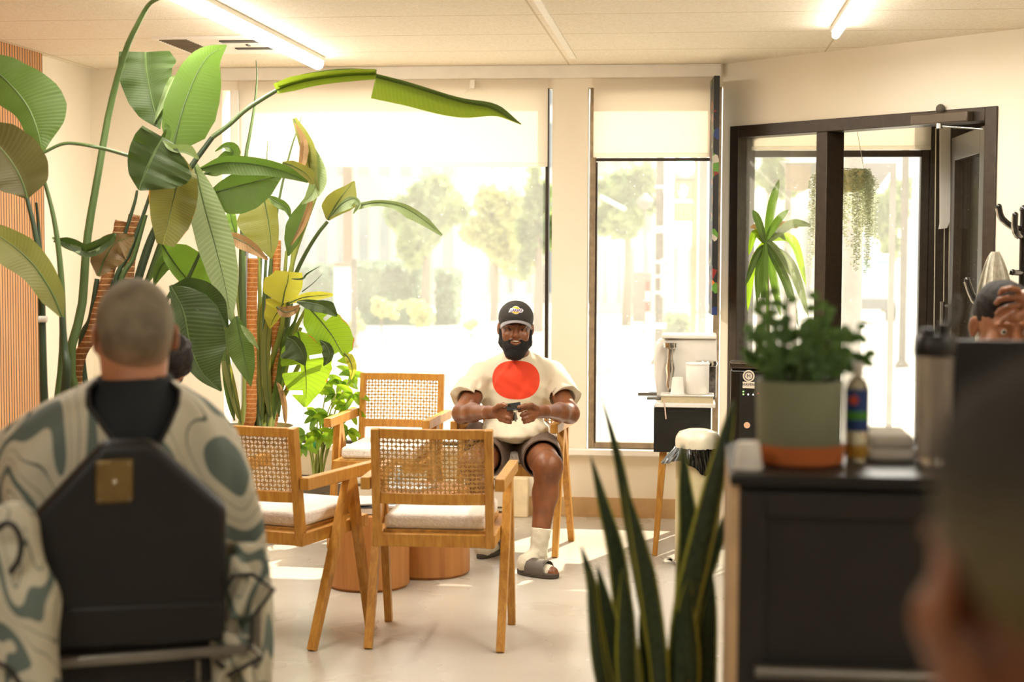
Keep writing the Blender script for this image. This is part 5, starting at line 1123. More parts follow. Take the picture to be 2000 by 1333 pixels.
snake = [([(1174, 772), (1205, 885), (1231, 1020), (1255, 1150), (1285, 1333)], 12), ([(1154, 893), (1178, 985), (1202, 1075), (1216, 1180), (1235, 1333)], 17), ([(1221, 945), (1247, 1050), (1268, 1150), (1290, 1333)], 17), ([(1134, 1068), (1152, 1130), (1168, 1220), (1186, 1333)], 13), ([(1166, 1105), (1182, 1180), (1200, 1260), (1214, 1333)], 17), ([(1216, 1110), (1222, 1200), (1226, 1333)], 18), ([(1333, 868), (1338, 950), (1345, 1040), (1340, 1180), (1330, 1333)], 20), ([(1434, 780), (1418, 850), (1392, 960), (1362, 1090), (1335, 1220), (1320, 1400)], 21), ([(1428, 985), (1400, 1060), (1366, 1150), (1340, 1250), (1326, 1400)], 19), ([(1388, 1100), (1384, 1180), (1378, 1260), (1372, 1400)], 20), ([(1346, 1130), (1340, 1200), (1345, 1333)], 18), ([(1250, 1190), (1262, 1260), (1272, 1333)], 18), ([(1150, 1110), (1158, 1200), (1175, 1333)], 10)]
for i, (pts, w_) in enumerate(snake):
    q = list(reversed([(a, b, dG+.10*math.sin(i*2.4)) for a, b in pts])); e = q[0]; base_ = Vector((G_[0]+(e[0]-1290)*.0006, G_[1]+.05*math.sin(i*1.7), .37))
    n = 26; c = catmull([tuple(base_)]+[tuple(P(*a)) for a in q], n); vs = []; uvs = []; fs = []; ws = 1.15*w_*dG/FPX; an = rng.uniform(-.5, .5)
    for k in range(n):
        t_ = k/(n-1); p = Vector(c[k]); T = (Vector(c[min(k+1, n-1)])-Vector(c[max(k-1, 0)])).normalized(); V = (p-CP).normalized(); s = T.cross(V).normalized(); nr = s.cross(T)
        w = ws*(.75+.25*math.sin(min(t_*2.2, 1)*PI/2))*(1-max(0, (t_-.45)/.55)**1.6)**.9; s2 = s*math.cos(an)+nr*math.sin(an)
        for j in range(-3, 4): u = j/3; vs.append(p+s2*u*w+nr*u*u*w*.35); uvs.append((u, t_))
    for k in range(n-1):
        for j in range(6): fs.append((k*7+j, k*7+j+1, (k+1)*7+j+1, (k+1)*7+j))
    o = MB().add(vs, fs, True).build('leaf', M_SNAKE, r); so = o.modifiers.new('s', 'SOLIDIFY'); so.thickness = .003
    ul = o.data.uv_layers.new(name='UVMap'); li = np.empty(len(o.data.loops), np.int32); o.data.loops.foreach_get('vertex_index', li); ul.data.foreach_set('uv', np.array(uvs, np.float32)[li].ravel())
# ---- H: leafy plant in the grey green pot on the cabinet
r = thing('grey_green_pot', 'round grey green pot standing in an orange saucer on the black cabinet', 'pot', (pc.x, pc.y, kt+.012))
hp = P(1561, 742, KD+.13).z-kt
MB().lathe([(.001, .0125), (76*sk, .0125), (80*sk, .02), (85*sk, hp), (79*sk, hp), (78*sk, hp-.03), (.001, hp-.03)], pc, 56).build('pot_body', mat('grey_green_glaze', '#7f8468', .5, var=.05), r)
MB().lathe([(.001, hp-.029), (77*sk, hp-.029), (76*sk, hp-.02), (.001, hp-.018)], pc, 40).build('soil', MATS['potting_soil'], r)
r = thing('leafy_pot_plant', 'bushy plant with small dark green leaves growing in the grey green pot', 'plant', (pc.x, pc.y, kt+hp-.02))
M_PL = leaf_material('small_dark_leaf', '#35502a', '#4c6a3c', '#5f7d4a', tr=.25, glow='#7aa040', nv=8)
rng = random.Random(21); dH = KD+.13
for k, (ex, ey_) in enumerate(((1470, 640), (1482, 600), (1500, 575), (1525, 620), (1535, 590), (1560, 640), (1600, 585), (1612, 620), (1640, 650), (1675, 645), (1688, 700), (1652, 690), (1590, 650), (1497, 680), (1465, 690), (1615, 690), (1545, 690), (1580, 720))):
    dd = dH+rng.uniform(-.06, .06); b0 = (1561+(ex-1561)*.35, 748, dd); pts = catmull([b0, ((b0[0]+ex)/2+rng.uniform(-6, 6), (748+ey_)/2, dd), (ex, ey_, dd)], 9)
    w_ = [P(*p) for p in pts]; w_[0].z = kt+hp-.022; sm = MB().tube(w_, [.0022-.0001*i for i in range(9)], 6).build('stem', M_STEM, r)
    for i in range(2, 9):
        for sd in (-1, 1):
            if rng.random() < .22: continue
            p = pts[i]; an = rng.uniform(-.9, .7); ln = rng.uniform(22, 36)*(1 if i < 8 else .8); e = (p[0]+sd*math.cos(an)*ln, p[1]+math.sin(an)*ln*.8, dd+rng.uniform(-.02, .02))
            leaf(sm, M_PL, [(p[0], p[1], dd), ((p[0]+e[0])/2, (p[1]+e[1])/2-4, dd), e], 9, 9, rng.uniform(-10, 45), rng.uniform(-10, 45), dd, n=8, nw=2, seed=k*20+i, rip=0, rib=0, base=.45, name='leaflet')
# ================================================================= PEOPLE
def skin(name, c1, c2, rough=.42, sub=.08):
    t = NT(name); v = t.obj(); t.set(Base_Color=t.ramp(t.noise(v, 14, 4), [(.3, hexc(c1)), (.7, hexc(c2))]), Roughness=rough); t.bump(t.noise(v, 160, 3), .08)
    t.b.inputs['Subsurface Weight'].default_value = sub; t.b.inputs['Subsurface Radius'].default_value = (.02, .007, .003); t.b.inputs['Subsurface Scale'].default_value = .3; return t.m
SK_D = skin('deep_brown_skin', '#6a3d21', '#8c5634'); SK_L = skin('light_skin', '#b47a58', '#c68c68'); SK_M = skin('medium_brown_skin', '#8a5636', '#a36a45')
M_EYE = mat('eye_white', '#e9e2d6', .25, var=0); M_IRIS = mat('dark_iris', '#23140b', .15, var=0); M_LID = None
def add_head(s, smile=False, jaw=1.0):
    s.ell((0, .018, .040), (.077, .096, .087), .01); s.ell((0, -.02, -.02), (.066, .075, .085), .03); s.ell((0, -.030, -.062), (.056*jaw, .058, .048), .03)
    s.ell((0, -.066, -.096), (.026, .024, .020), .025); s.ell((0, -.078, .028), (.050, .016, .012), .018)
    for x in (-1, 1):
        s.ell((x*.042, -.066, -.022), (.022, .022, .020), .02); s.ell((x*.031, -.098, .008), (.017, .016, .010), .010, op='sub')
        s.ell((x*.031, -.080, .008), (.0135, .0125, .0115), .003)                 # eyelid volume
        s.cone((x*.014, -.097, .030), (x*.050, -.083, .027), .005, .004, .006)     # brow
        ca, sa = .88, .47*x; s.ell((x*.083, .016, .004), (.0058, .0185, .032), .005, R=((ca, sa, 0), (-sa, ca, 0), (0, 0, 1))); s.ell((x*.089, .006, .002), (.006, .009, .017), .005, op='sub')
        s.cone((x*.012, -.100, -.026), (x*.006, -.104, -.026), .008, .008, .006)   # nostril wings
        s.ell((x*.006, -.108, -.034), (.003, .003, .004), .003, op='sub')
    s.cone((0, -.088, .018), (0, -.112, -.020), .008, .0115, .012)
    if smile:
        s.ell((0, -.090, -.054), (.033, .020, .016), .012); s.ell((0, -.106, -.052), (.024, .016, .0085), .006, op='sub')
        s.cone((-.025, -.092, -.050), (0, -.102, -.0405), .004, .005, .005); s.cone((.025, -.092, -.050), (0, -.102, -.0405), .004, .005, .005)
        s.cone((-.022, -.093, -.055), (0, -.099, -.066), .004, .0065, .005); s.cone((.022, -.093, -.055), (0, -.099, -.066), .004, .0065, .005)
    else:
        s.ell((0, -.095, -.048), (.025, .009, .006), .006); s.ell((0, -.094, -.060), (.021, .010, .007), .006); s.ell((0, -.105, -.0535), (.022, .005, .0018), .003, op='sub')
    return s
def axes(front, up=(0, 0, 1)):
    """columns: local x, y(away from the face), z(up); the face looks along `front`"""
    y = -Vector(front).normalized(); u = Vector(up); x = y.cross(u).normalized(); z = x.cross(y).normalized()
    return np.array([[x[i], y[i], z[i]] for i in range(3)])
def eyes(parent, R, T, S=1.0, m=M_IRIS, r=.0112, back=0):
    for x in (-1, 1):
        c = Vector(R @ (np.array((x*.031, -.0820+back, .0075))*S) + T); e = MB().ball(c, r*S, 14).build('eye', M_EYE, parent)
        c2 = Vector(R @ (np.array((x*.031, -.0820-r*.62, .007))*S) + T); MB().ball(c2, .0062*S, 10).build('iris', m, e)
def W_(R, T, S): return lambda p: Vector(R @ (np.array(p, float)*S) + T)
camr = Vector(RC.col[0]).normalized(); camf = Vector((-camr.y, camr.x, 0)).normalized()
# ---------------------------------------------------------------- the man in the cap
man = thing('person', 'smiling bearded seated man in black cap and cream shirt with a red disc', 'person', (MANC[0], MANC[1], 0))
dM = 7.72
HR = axes(-camf + camr*.02, (0.03, 0, 1)); HT = np.array(P(1007, 645, 7.66)); HS = .97
lo = P(860, 560, 7.9); hi = P(1150, 1150, 6.9)
s = SDF((lo.x-.02, 6.95, -.01), (P(1150, 800, 7.5).x, 8.05, 1.30), .0034)
s.xf(HR, HT, HS); add_head(s, smile=True); s.xf()
def q(px, py, d): return np.array(P(px, py, d))
neck0, neck1 = q(1008, 668, 7.70), q(1010, 702, 7.76)
s.cone(neck0, neck1, .055, .056, .02); nk = q(1010, 718, 7.79)
shL, shR = q(944, 734, 7.80), q(1076, 732, 7.80); s.cone(neck1, nk, .056, .06, .02); s.cone(nk, shL, .045, .048, .02); s.cone(nk, shR, .045, .048, .02)
s.cone(q(1010, 725, 7.8), q(1010, 835, 7.82), .105, .10, .05)
elL, elR = q(903, 808, 7.56), q(1112, 808, 7.56); wrL, wrR = q(955, 806, 7.27), q(1062, 804, 7.27)
s.cone(shL, elL, .046, .046, .02); s.cone(shR, elR, .046, .046, .02)
for e, w_ in ((elL, wrL), (elR, wrR)): m_ = e*.62+w_*.38+np.array((0, 0, .002)); s.cone(e, m_, .042, .041, .03); s.cone(m_, w_, .041, .028, .03)
hpL, hpR = q(980, 868, 7.84), q(1040, 868, 7.84); s.cone(hpL, hpR, .10, .10, .04)
knL, knR = q(926, 908, 7.30), q(1070, 912, 7.26); anL, anR = q(950, 1050, 7.52), q(1051, 1085, 7.21)
for h_, k_, a_ in ((hpL, knL, anL), (hpR, knR, anR)):
    s.cone(h_, k_, .092, .066, .03); s.ell(k_+np.array((0, -.008, 0)), (.058, .056, .062), .02)
    cf = k_*.68+a_*.32+np.array((0, .028, 0)); s.cone(k_, cf, .058, .056, .03); s.cone(cf, a_, .055, .034, .03)
ftR0, ftR1 = np.array(G(1028, 1107, .035)), np.array(G(1078, 1120, .022)); ftL0, ftL1 = np.array(G(944, 1076, .035)), np.array(G(992, 1062, .022))
for a_, f0, f1 in ((anR, ftR0, ftR1), (anL, ftL0, ftL1)): s.cone(a_, f0+np.array((0, 0, .02)), .034, .034, .02); s.cone(f0, f1, .034, .030, .02)
# hands: palms and five fingers each, closed round the phone
def hand(s, wr, sign, palm, rows, thumb):
    s.cone(wr, palm, .030, .030, .012, sq=.75, sqd=(0, 1, .3))
    for i, f in enumerate(rows):
        pts = [q(*p) for p in f]; s.cone(palm, pts[0], .020, .0105, .008); s.chain(pts, [.0105, .0096, .0090, .0078], .003)
        if i < 4: pass
    tp = [q(*p) for p in thumb]; s.chain(tp, [.015, .0115, .0105, .0085], .005)
hand(s, wrL, -1, q(970, 806, 7.22), [[(979, 799, 7.19), (989, 800, 7.15), (997, 804, 7.13), (1001, 806, 7.135)], [(980, 806, 7.185), (991, 808, 7.145), (999, 811, 7.13), (1002, 813, 7.14)], [(980, 813, 7.18), (990, 816, 7.14), (998, 818, 7.13), (1001, 820, 7.14)], [(978, 820, 7.185), (987, 823, 7.15), (994, 825, 7.14), (997, 826, 7.15)]], [(966, 800, 7.2), (974, 793, 7.17), (983, 791, 7.14), (991, 793, 7.12)])
hand(s, wrR, 1, q(1046, 806, 7.22), [[(1038, 797, 7.19), (1027, 797, 7.145), (1018, 801, 7.13), (1014, 803, 7.135)], [(1038, 805, 7.185), (1028, 807, 7.145), (1021, 810, 7.13), (1018, 812, 7.14)], [(1038, 813, 7.18), (1029, 816, 7.145), (1023, 818, 7.135), (1021, 820, 7.145)], [(1040, 820, 7.185), (1032, 823, 7.155), (1026, 824, 7.145), (1024, 826, 7.155)]], [(1048, 798, 7.2), (1038, 792, 7.16), (1026, 793, 7.13), (1013, 796, 7.11)])
s.mesh('body', SK_D, man, smooth=2)
eyes(man, HR, HT, HS, back=.0022)
hw = W_(HR, HT, HS)
# teeth, beard, cap
m = MB()
for i in range(-4, 5): m.box(hw((i*.0052, -.1005+abs(i)*.0011, -.0490+abs(i)*.0007)), (.0047*HS, .004, .0078))
m.build('teeth', mat('teeth_ivory', '#fbf1dc', .3, var=.0), man)
b = SDF(tuple(HT-np.array((.12, .15, .17))), tuple(HT+np.array((.12, .1, .06))), .0028); b.xf(HR, HT, HS)
b.ell((0, -.034, -.070), (.069, .071, .060), .02); b.ell((0, -.062, -.118), (.044, .038, .030), .03)
for x in (-1, 1): b.cone((x*.072, -.004, .0), (x*.064, -.030, -.062), .012, .020, .02)
for x in (-1, 1): b.cone((x*.004, -.112, -.0385), (x*.030, -.098, -.046), .0058, .0062, .006)
b.cone((-.03, -.092, -.050), (-.022, -.09, -.075), .008, .01, .01); b.cone((.03, -.092, -.050), (.022, -.09, -.075), .008, .01, .01)
b.ell((0, -.082, -.018), (.055, .052, .0245), .010, op='sub'); b.ell((0, -.118, -.054), (.0275, .034, .0155), .006, op='sub')
for x in (-1, 1): b.ell((x*.054, -.07, -.015), (.022, .05, .032), .010, op='sub')
b.xf(); b.wrinkle(.0011, 260, 3); b.mesh('beard', mat('black_hair', '#120d09', .8, var=.3, nscale=200, bump=.6, bscale=400), man)
M_BROW = MATS['black_hair']
mb = MB()
for x in (-1, 1): mb.tube([hw((x*.013, -.1030, .0285)), hw((x*.030, -.0990, .0335)), hw((x*.049, -.0870, .0290))], [.0030, .0036, .0018], 6)
mb.build('eyebrows', M_BROW, man)
b = SDF(tuple(HT-np.array((.12, .14, -.0))), tuple(HT+np.array((.12, .14, .17))), .0028); b.xf(HR, HT, HS)
b.ell((0, .018, .052), (.085, .104, .086), .01); b.ell((0, -.01, .075), (.076, .088, .066), .03); b.half((0, -.09, .043), (0, -.22, -1), .003); b.xf()
cap = b.mesh('cap', mat('washed_black_cotton', '#37332e', .8, var=.15, bump=.2, bscale=300), man)
vs = []; fs = []; n1, n2 = 22, 7
for j in range(n2):
    for i in range(n1):
        u = -1+2*i/(n1-1); a = u*1.18; ex = j/(n2-1); r0x, r0y = .079, .088
        fx, fy = math.sin(a)*r0x, .0-math.cos(a)*r0y; ext = .062*ex*math.cos(a*.8)
        vs.append(hw((fx*(1+.02*ex), fy-ext, .052-.010*ex-.026*(abs(u)**2.0)*(1-.0*ex)-.012*ex*abs(u)**2)))
for j in range(n2-1):
    for i in range(n1-1): fs.append((j*n1+i, j*n1+i+1, (j+1)*n1+i+1, (j+1)*n1+i))
o = MB().add(vs, fs, True).build('brim', mat('grey_brim', '#8f8a8c', .8, var=.08), cap); so = o.modifiers.new('s', 'SOLIDIFY'); so.thickness = .003
# emblem on the cap: yellow ball with purple lettering, laid on the curved front
def capsurf(x, z, off): 
    k = 1-(x/.085)**2-((z-.052)/.086)**2; y1 = .018-.104*math.sqrt(max(k, .02)); k2 = 1-(x/.076)**2-((z-.075)/.066)**2; y2 = -.01-.088*math.sqrt(max(k2, .0)); return hw((x, min(y1, y2)-off, z))
def patch(poly_xz, off, m, name, grid=7):
    """small filled disc/poly on the cap front as a fan"""
    c = (sum(p[0] for p in poly_xz)/len(poly_xz), sum(p[1] for p in poly_xz)/len(poly_xz)); n = len(poly_xz); vs = [capsurf(c[0], c[1], off)]; fs = []
    for k in range(1, grid+1):
        for p in poly_xz: vs.append(capsurf(c[0]+(p[0]-c[0])*k/grid, c[1]+(p[1]-c[1])*k/grid, off))
    for i in range(n): fs.append((0, 1+i, 1+(i+1) % n))
    for k in range(grid-1):
        for i in range(n): a = 1+k*n; fs.append((a+i, a+n+i, a+n+(i+1) % n, a+(i+1) % n))
    return MB().add(vs, fs, True).build(name, m, cap)
M_YEL = mat('emblem_yellow', '#e6c23a', .6, var=.05); M_PUR = mat('emblem_purple', '#4a2a7c', .6, var=.03); M_LW = mat('emblem_white', '#efe8e6', .6, var=.02)
zc = .102; xo = -.004
patch([(xo+.0215*math.cos(a*PI/14), zc+.0195*math.sin(a*PI/14)) for a in range(28)], .0030, M_LW, 'emblem_outline')
patch([(xo+.0195*math.cos(a*PI/14), zc+.0175*math.sin(a*PI/14)) for a in range(28)], .0042, M_YEL, 'emblem_ball')
patch([(xo-.036, zc-.012), (xo-.026, zc+.009), (xo-.006, zc+.009), (xo+.03, zc+.008), (xo+.038, zc+.0), (xo+.030, zc-.011), (xo, zc-.009)], .0052, M_LW, 'emblem_banner')
cu = bpy.data.curves.new('t', 'FONT'); cu.body = 'LAKERS'; cu.size = .0205; cu.align_x = 'CENTER'; cu.align_y = 'CENTER'; cu.shear = .3; cu.offset = .0005; cu.resolution_u = 3
o = bpy.data.objects.new('t', cu); COL.objects.link(o); bpy.context.view_layer.update(); me = bpy.data.meshes.new_from_object(o.evaluated_get(bpy.context.evaluated_depsgraph_get())); bpy.data.objects.remove(o)
for v in me.vertices: v.co = capsurf(xo+.001+v.co.x*.82, zc-.001+v.co.y*.85, .0066)
me.materials.append(M_PUR); o = bpy.data.objects.new('emblem_lettering', me); COL.objects.link(o); put(o, cap)
# shirt
t = NT('cream_tshirt'); v = t.obj()
pcen = P(1008, 745, 7.60); dvec = t.n('VectorMath', operation='SUBTRACT', i_0=v, i_1=tuple(pcen)).outputs[0]
rx = t.n('VectorMath', operation='DOT_PRODUCT', i_0=dvec, i_1=tuple(camr)).outputs['Value']; sz = t.n('SeparateXYZ', i_0=dvec).outputs['Z']; fy = t.n('VectorMath', operation='DOT_PRODUCT', i_0=dvec, i_1=tuple(camf)).outputs['Value']
e = t.math('ADD', t.math('POWER', t.math('ABSOLUTE', t.math('DIVIDE', rx, .114)), 2.3), t.math('POWER', t.math('ABSOLUTE', t.math('DIVIDE', sz, .092)), 2.3))
e = t.math('ADD', e, t.math('MULTIPLY', t.math('SUBTRACT', t.noise(v, 9, 1), .5), .06))
ins = t.math('MULTIPLY', t.math('LESS_THAN', e, 1.0), t.math('LESS_THAN', fy, .20))
cream = t.ramp(t.noise(v, 7, 3), [(.3, hexc('#cfc2a6')), (.7, hexc('#dcd1b8'))])
t.set(Base_Color=t.mix(ins, cream, hexc('#dd3c14')), Roughness=.85); t.b.inputs['Sheen Weight'].default_value = .2; t.bump(t.noise(v, 220, 2), .1); M_TEE = t.m
s = SDF((P(870, 800, 7.5).x-.03, 7.25, .50), (P(1150, 800, 7.5).x+.02, 8.08, 1.06), .0042)
neckc = q(1010, 700, 7.76)
s.cone(q(1008, 745, 7.78), q(1008, 838, 7.76), .130, .135, .05, sq=.8, sqd=tuple(camf)); s.ell(q(1010, 762, 7.78), (.195, .128, .12), .05)
s.cone(q(1010, 708, 7.77), shL+np.array((0, 0, -.004)), .068, .068, .04); s.cone(q(1010, 708, 7.77), shR+np.array((0, 0, -.004)), .068, .068, .04)
s.cone(q(1009, 688, 7.735), q(1009, 720, 7.775), .066, .085, .02, flat=True)
s.ell(q(1006, 838, 7.68), (.165, .15, .055), .05); s.ell(q(1000, 850, 7.58), (.135, .12, .030), .04)
for shp, hem in ((shL, q(908, 782, 7.64)), (shR, q(1106, 780, 7.64))):
    s.cone(shp, hem, .068, .077, .03, flat=True)
s.wrinkle(.0050, 30, 5, 6); s.wrinkle(.0024, 70, 6, 5)
s.cone(elL*.62+shL*.38, elL, .060, .060, .004, op='sub'); s.cone(elR*.62+shR*.38, elR, .060, .060, .004, op='sub')
s.cone(q(1008, 640, 7.68), q(1009, 694, 7.735), .058, .058, .004, op='sub')
s.mesh('tshirt', M_TEE, man, smooth=3)
# shorts
s = SDF((P(880, 900, 7.2).x-.02, 7.15, .33), (P(1140, 900, 7.5).x, 8.08, .75), .0045)
s.cone(hpL, hpR, .125, .125, .05)
for h_, k_ in ((hpL, knL), (hpR, knR)): s.cone(h_, h_*.30+k_*.70, .115, .098, .03, flat=True)
s.ell(q(930, 838, 7.72), (.045, .05, .035), .02)
s.wrinkle(.003, 30, 8, 6)
for h_, k_ in ((hpL, knL), (hpR, knR)): s.cone(h_*.36+k_*.64, k_, .088, .082, .004, op='sub')
s.mesh('shorts', mat('taupe_shorts', '#6f5c4d', .8, var=.1, bump=.2, bscale=200), man, smooth=2)
# socks and slides
M_SOCK = mat('cream_sock', '#ddd3bb', .9, var=.05, bump=.3, bscale=250); M_SLIDE = mat('grey_brown_slide', '#5d5348', .6); M_SOLE = mat('dark_sole', '#4a4036', .7)
for a_, k_, f0, f1 in ((anR, knR, ftR0, ftR1), (anL, knL, ftL0, ftL1)):
    s = SDF(tuple(np.minimum(a_, f1)-.16), tuple(np.maximum(a_, f0)+.17), .004); up_ = a_*.70+k_*.30
    s.cone(a_, up_, .039, .045, .01, flat=True); s.cone(a_, f0+np.array((0, 0, .02)), .039, .039, .02); s.cone(f0+np.array((0, 0, .004)), f1*.86+f0*.14, .038, .035, .02); s.wrinkle(.0012, 120, 2, 4)
    s.mesh('sock', M_SOCK, man, smooth=1)
    dirv = (f1-f0); dirv[2] = 0; L_ = np.linalg.norm(dirv); dirv /= L_; sd = np.array((-dirv[1], dirv[0], 0)); toe = f1+dirv*.030; heel = f0-dirv*.045
    o_ = []; 
    for k in range(28):
        a = 2*PI*k/28; c_, s_ = math.cos(a), math.sin(a); mid = (toe+heel)/2; hl = np.linalg.norm(toe-heel)/2
        wdt = .046*(1+.12*c_); o_.append(tuple((mid+dirv*hl*(abs(c_)**.8*np.sign(c_))+sd*wdt*(abs(s_)**.8*np.sign(s_)))[:2]) + (.0005,))
    MB().prism(o_, (0, 0, .024)).build('sandal_sole', M_SOLE, man, bevel=.006, seg=3)
    s = SDF(tuple(np.minimum(f0, f1)-.12), tuple(np.maximum(f0, f1)+.14), .004)
    fm = f0*.45+f1*.55; s.cone(fm-dirv*.055, fm+dirv*.045, .052, .047, .004, flat=True); s.cone(fm-dirv*.08, fm+dirv*.08, .043, .041, .003, op='sub'); s.half((0, 0, .012), (0, 0, -1))
    s.mesh('sandal_strap', M_SLIDE, man, smooth=1)
a0, a1 = q(1050, 1090, 7.16), q(1062, 1104, 7.13)
# phone and keys are held: things of their own
r = thing('smartphone', 'black smartphone held in the seated man\'s two hands', 'phone', P(1004, 795, 7.14))
pc_ = P(1003, 795, 7.115); RR = Matrix(((camr.x, camf.x, 0), (camr.y, camf.y, 0), (0, 0, 1))) @ Matrix.Rotation(math.radians(-8), 3, 'Y') @ Matrix.Rotation(math.radians(-25), 3, 'X')
MB().box(pc_, (.066, .009, .036), RR).build('case', M_BLACK, r, bevel=.003, seg=3); MB().box(pc_+RR @ Vector((-.018, -.0055, .006)), (.014, .002, .014), RR).build('camera_bump', M_BLACKGLOSS, r, bevel=.001)
r = thing('key_bunch', 'small bunch of keys dangling below the smartphone', 'keys', P(1006, 812, 7.1)); m = MB()
m.lathe([(.008, -.001), (.010, 0), (.008, .001)], P(1006, 804, 7.10), 16, Vector((0, 1, .2)), closed=True); m.build('key_ring', M_STEEL, r)
for i, (dx, dy) in enumerate(((-3, 17), (1, 19), (4, 15))): MB().bar(P(1006, 806, 7.10), P(1006+dx, 805+dy, 7.10), .008, .002, tuple(camf)).build('key', M_STEEL if i else M_BLACK, r, bevel=.0006)
# ---------------------------------------------------------------- barber chair
def barber_chair(label, C, dirv, seat_z, top_z, detail=True):
    """dirv: where a sitter looks"""
    f = Vector(dirv).normalized(); rt = Vector((f.y, -f.x, 0)); C = Vector((C[0], C[1], 0)); r = thing('barber_chair', label, 'barber chair', C, 'black barber chairs')
    def W3(x, y, z): return C + rt*x + f*y + Vector((0, 0, z))
    k = .19
    ol = [(-.050, top_z), (.045, top_z), (k, top_z-.135), (k-.005, seat_z+.03), (-k+.015, seat_z+.03), (-k, top_z-.150)]
    MB().prism([W3(x, -.255, z) for x, z in ol], f*.075).build('backrest', mat('black_vinyl', '#0c0b09', .5, var=.2, bump=.1, bscale=120), r, bevel=.018, seg=4)
    MB().prism([W3(x, y, z) for x, y, z in ((-k+.02, -.258, seat_z+.028), (k-.01, -.258, seat_z+.028), (k-.005, -.262, seat_z+.11), (-k+.012, -.262, seat_z+.11))], f*.02).build('lower_pad', mat('black_vinyl', '#12110e'), r, bevel=.006)
    pl = MB().prism([W3(x, -.262, z) for x, z in ((-.062, top_z-.035), (.008, top_z-.033), (.008, top_z-.118), (-.064, top_z-.120))], f*.01).build('back_plate', mat('aged_brass', '#8a7448', .38, metal=.75, var=.1), r, bevel=.004)
    m = MB()
    for x, z, q_ in ((-.027, top_z-.077, .006), (-.056, top_z-.042, .0025), (.002, top_z-.042, .0025), (-.056, top_z-.112, .0025), (.002, top_z-.112, .0025)): m.ball(W3(x, -.2645, z), q_, 10)
    m.build('plate_screws', M_CHROME, pl)
    MB().prism([W3(x, -.17, seat_z-.09) for x in (-.24, .24)] + [W3(x, .29, seat_z-.09) for x in (.24, -.24)], (0, 0, .115)).build('seat', mat('black_vinyl', '#12110e'), r, bevel=.03, seg=4)
    for s_ in (-1, 1):
        MB().bar(W3(s_*.255, -.12, seat_z+.15), W3(s_*.255, .2, seat_z+.15), .045, .035).build('armrest', M_BLACK, r, bevel=.01)
        MB().bar(W3(s_*.255, -.08, seat_z-.06), W3(s_*.255, -.08, seat_z+.14), .025, .05, tuple(f)).bar(W3(s_*.245, -.08, seat_z-.06), W3(s_*.265, -.08, seat_z-.06), .03, .03).build('arm_bracket', M_STEEL, r, bevel=.003)
    MB().bar(W3(-.22, -.262, seat_z+.002), W3(.23, -.262, seat_z+.012), .018, .020).build('recline_bar', M_STEEL, r, bevel=.004)
    m = MB().tube([W3(.13, -.27, seat_z-.005), W3(.13, -.27, seat_z-.055)], .005, 8); m.lathe([(.001, 0), (.024, 0), (.026, .01), (.001, .014)], W3(.13, -.27, seat_z-.06), 20); m.build('recline_knob', M_STEEL, r)
    MB().lathe([(.001, .0), (.29, .0), (.29, .02), (.08, .05), (.06, .07), (.001, .07)], C, 48).build('base_plate', M_CHROME, r)
    MB().lathe([(.001, .07), (.055, .07), (.055, seat_z*.5), (.028, seat_z*.5), (.028, seat_z-.12), (.085, seat_z-.115), (.085, seat_z-.09), (.001, seat_z-.09)], C, 32).build('hydraulic_column', M_CHROME, r)
    MB().bar(W3(-.19, .42, .28), W3(.19, .42, .28), .02, .16, (0, -.5, 1)).bar(W3(0, .1, .45), W3(0, .42, .26), .05, .02).build('footrest', M_CHROME, r, bevel=.004)
    return r, W3
dC1 = 3.38; fdir = P(255, 700, dC1)-CP; fdir.z = 0; fdir.normalize(); rdir = Vector((fdir.y, -fdir.x, 0))
cc = P(252, 1000, 3.125) + fdir*.255; ctop = P(250, 862, 3.13).z; cseat = P(250, 1293, 3.13).z
barber_chair('black barber chair with a brass back plate under the man in the patterned cape', (cc.x, cc.y), fdir, cseat, ctop)
# ---------------------------------------------------------------- client with patterned cape, seen from behind
cl = thing('person', 'man with short grey hair seen from behind, wearing a patterned barber cape', 'person', (cc.x, cc.y, 0))
HR = axes(fdir - rdir*.12); HT = np.array(P(262, 662, 3.42)); HS = 1.0
s = SDF(tuple(HT-np.array((.36, .3, .75))), tuple(HT+np.array((.34, .55, .16))), .006)
s.xf(HR, HT, HS); add_head(s); s.xf(); fC = np.array(fdir); rC = np.array(rdir); Z3 = np.array((0, 0, 1.0))
nb = HT-Z3*.140-fC*.03; s.cone(HT-Z3*.05-fC*.02, nb, .066, .070, .03)
for sg in (-1, 1): s.cone(nb, nb+rC*sg*.12-Z3*.05, .05, .05, .03); s.cone(nb+rC*sg*.13-Z3*.06, nb+rC*sg*.20-Z3*.30, .045, .04, .02); s.cone(nb+rC*sg*.20-Z3*.30, nb+rC*sg*.20-Z3*.32+fC*.25, .04, .032, .02)
s.cone(nb-Z3*.08, nb-Z3*.42, .10, .11, .05)
for sg in (-1, 1): s.cone(nb-Z3*.42+rC*sg*.08, nb-Z3*.43+rC*sg*.08+fC*.34, .08, .06, .03)
s.mesh('body', SK_L, cl, smooth=1); eyes(cl, HR, HT, HS)
hb_ = SDF(tuple(HT-np.array((.14, .16, .14))), tuple(HT+np.array((.14, .16, .16))), .004); hb_.xf(HR, HT, HS)
hb_.ell((0, .018, .042), (.0800, .0985, .0895), .01); hb_.ell((0, .02, -.01), (.0705, .081, .085), .03); hb_.half((0, -.075, .06), (0, -1, -.25)); hb_.half((0, .0, -.075), (0, .15, -1))
for x in (-1, 1): hb_.ell((x*.082, .004, -.010), (.024, .024, .038), .01, op='sub'); hb_.ell((x*.078, -.05, -.06), (.04, .05, .05), .01, op='sub')
hb_.xf()
t = NT('greying_buzz_cut'); v = t.obj(); nz = t.noise(v, 16, 4); sz_ = t.n('SeparateXYZ', i_0=v).outputs['Z']
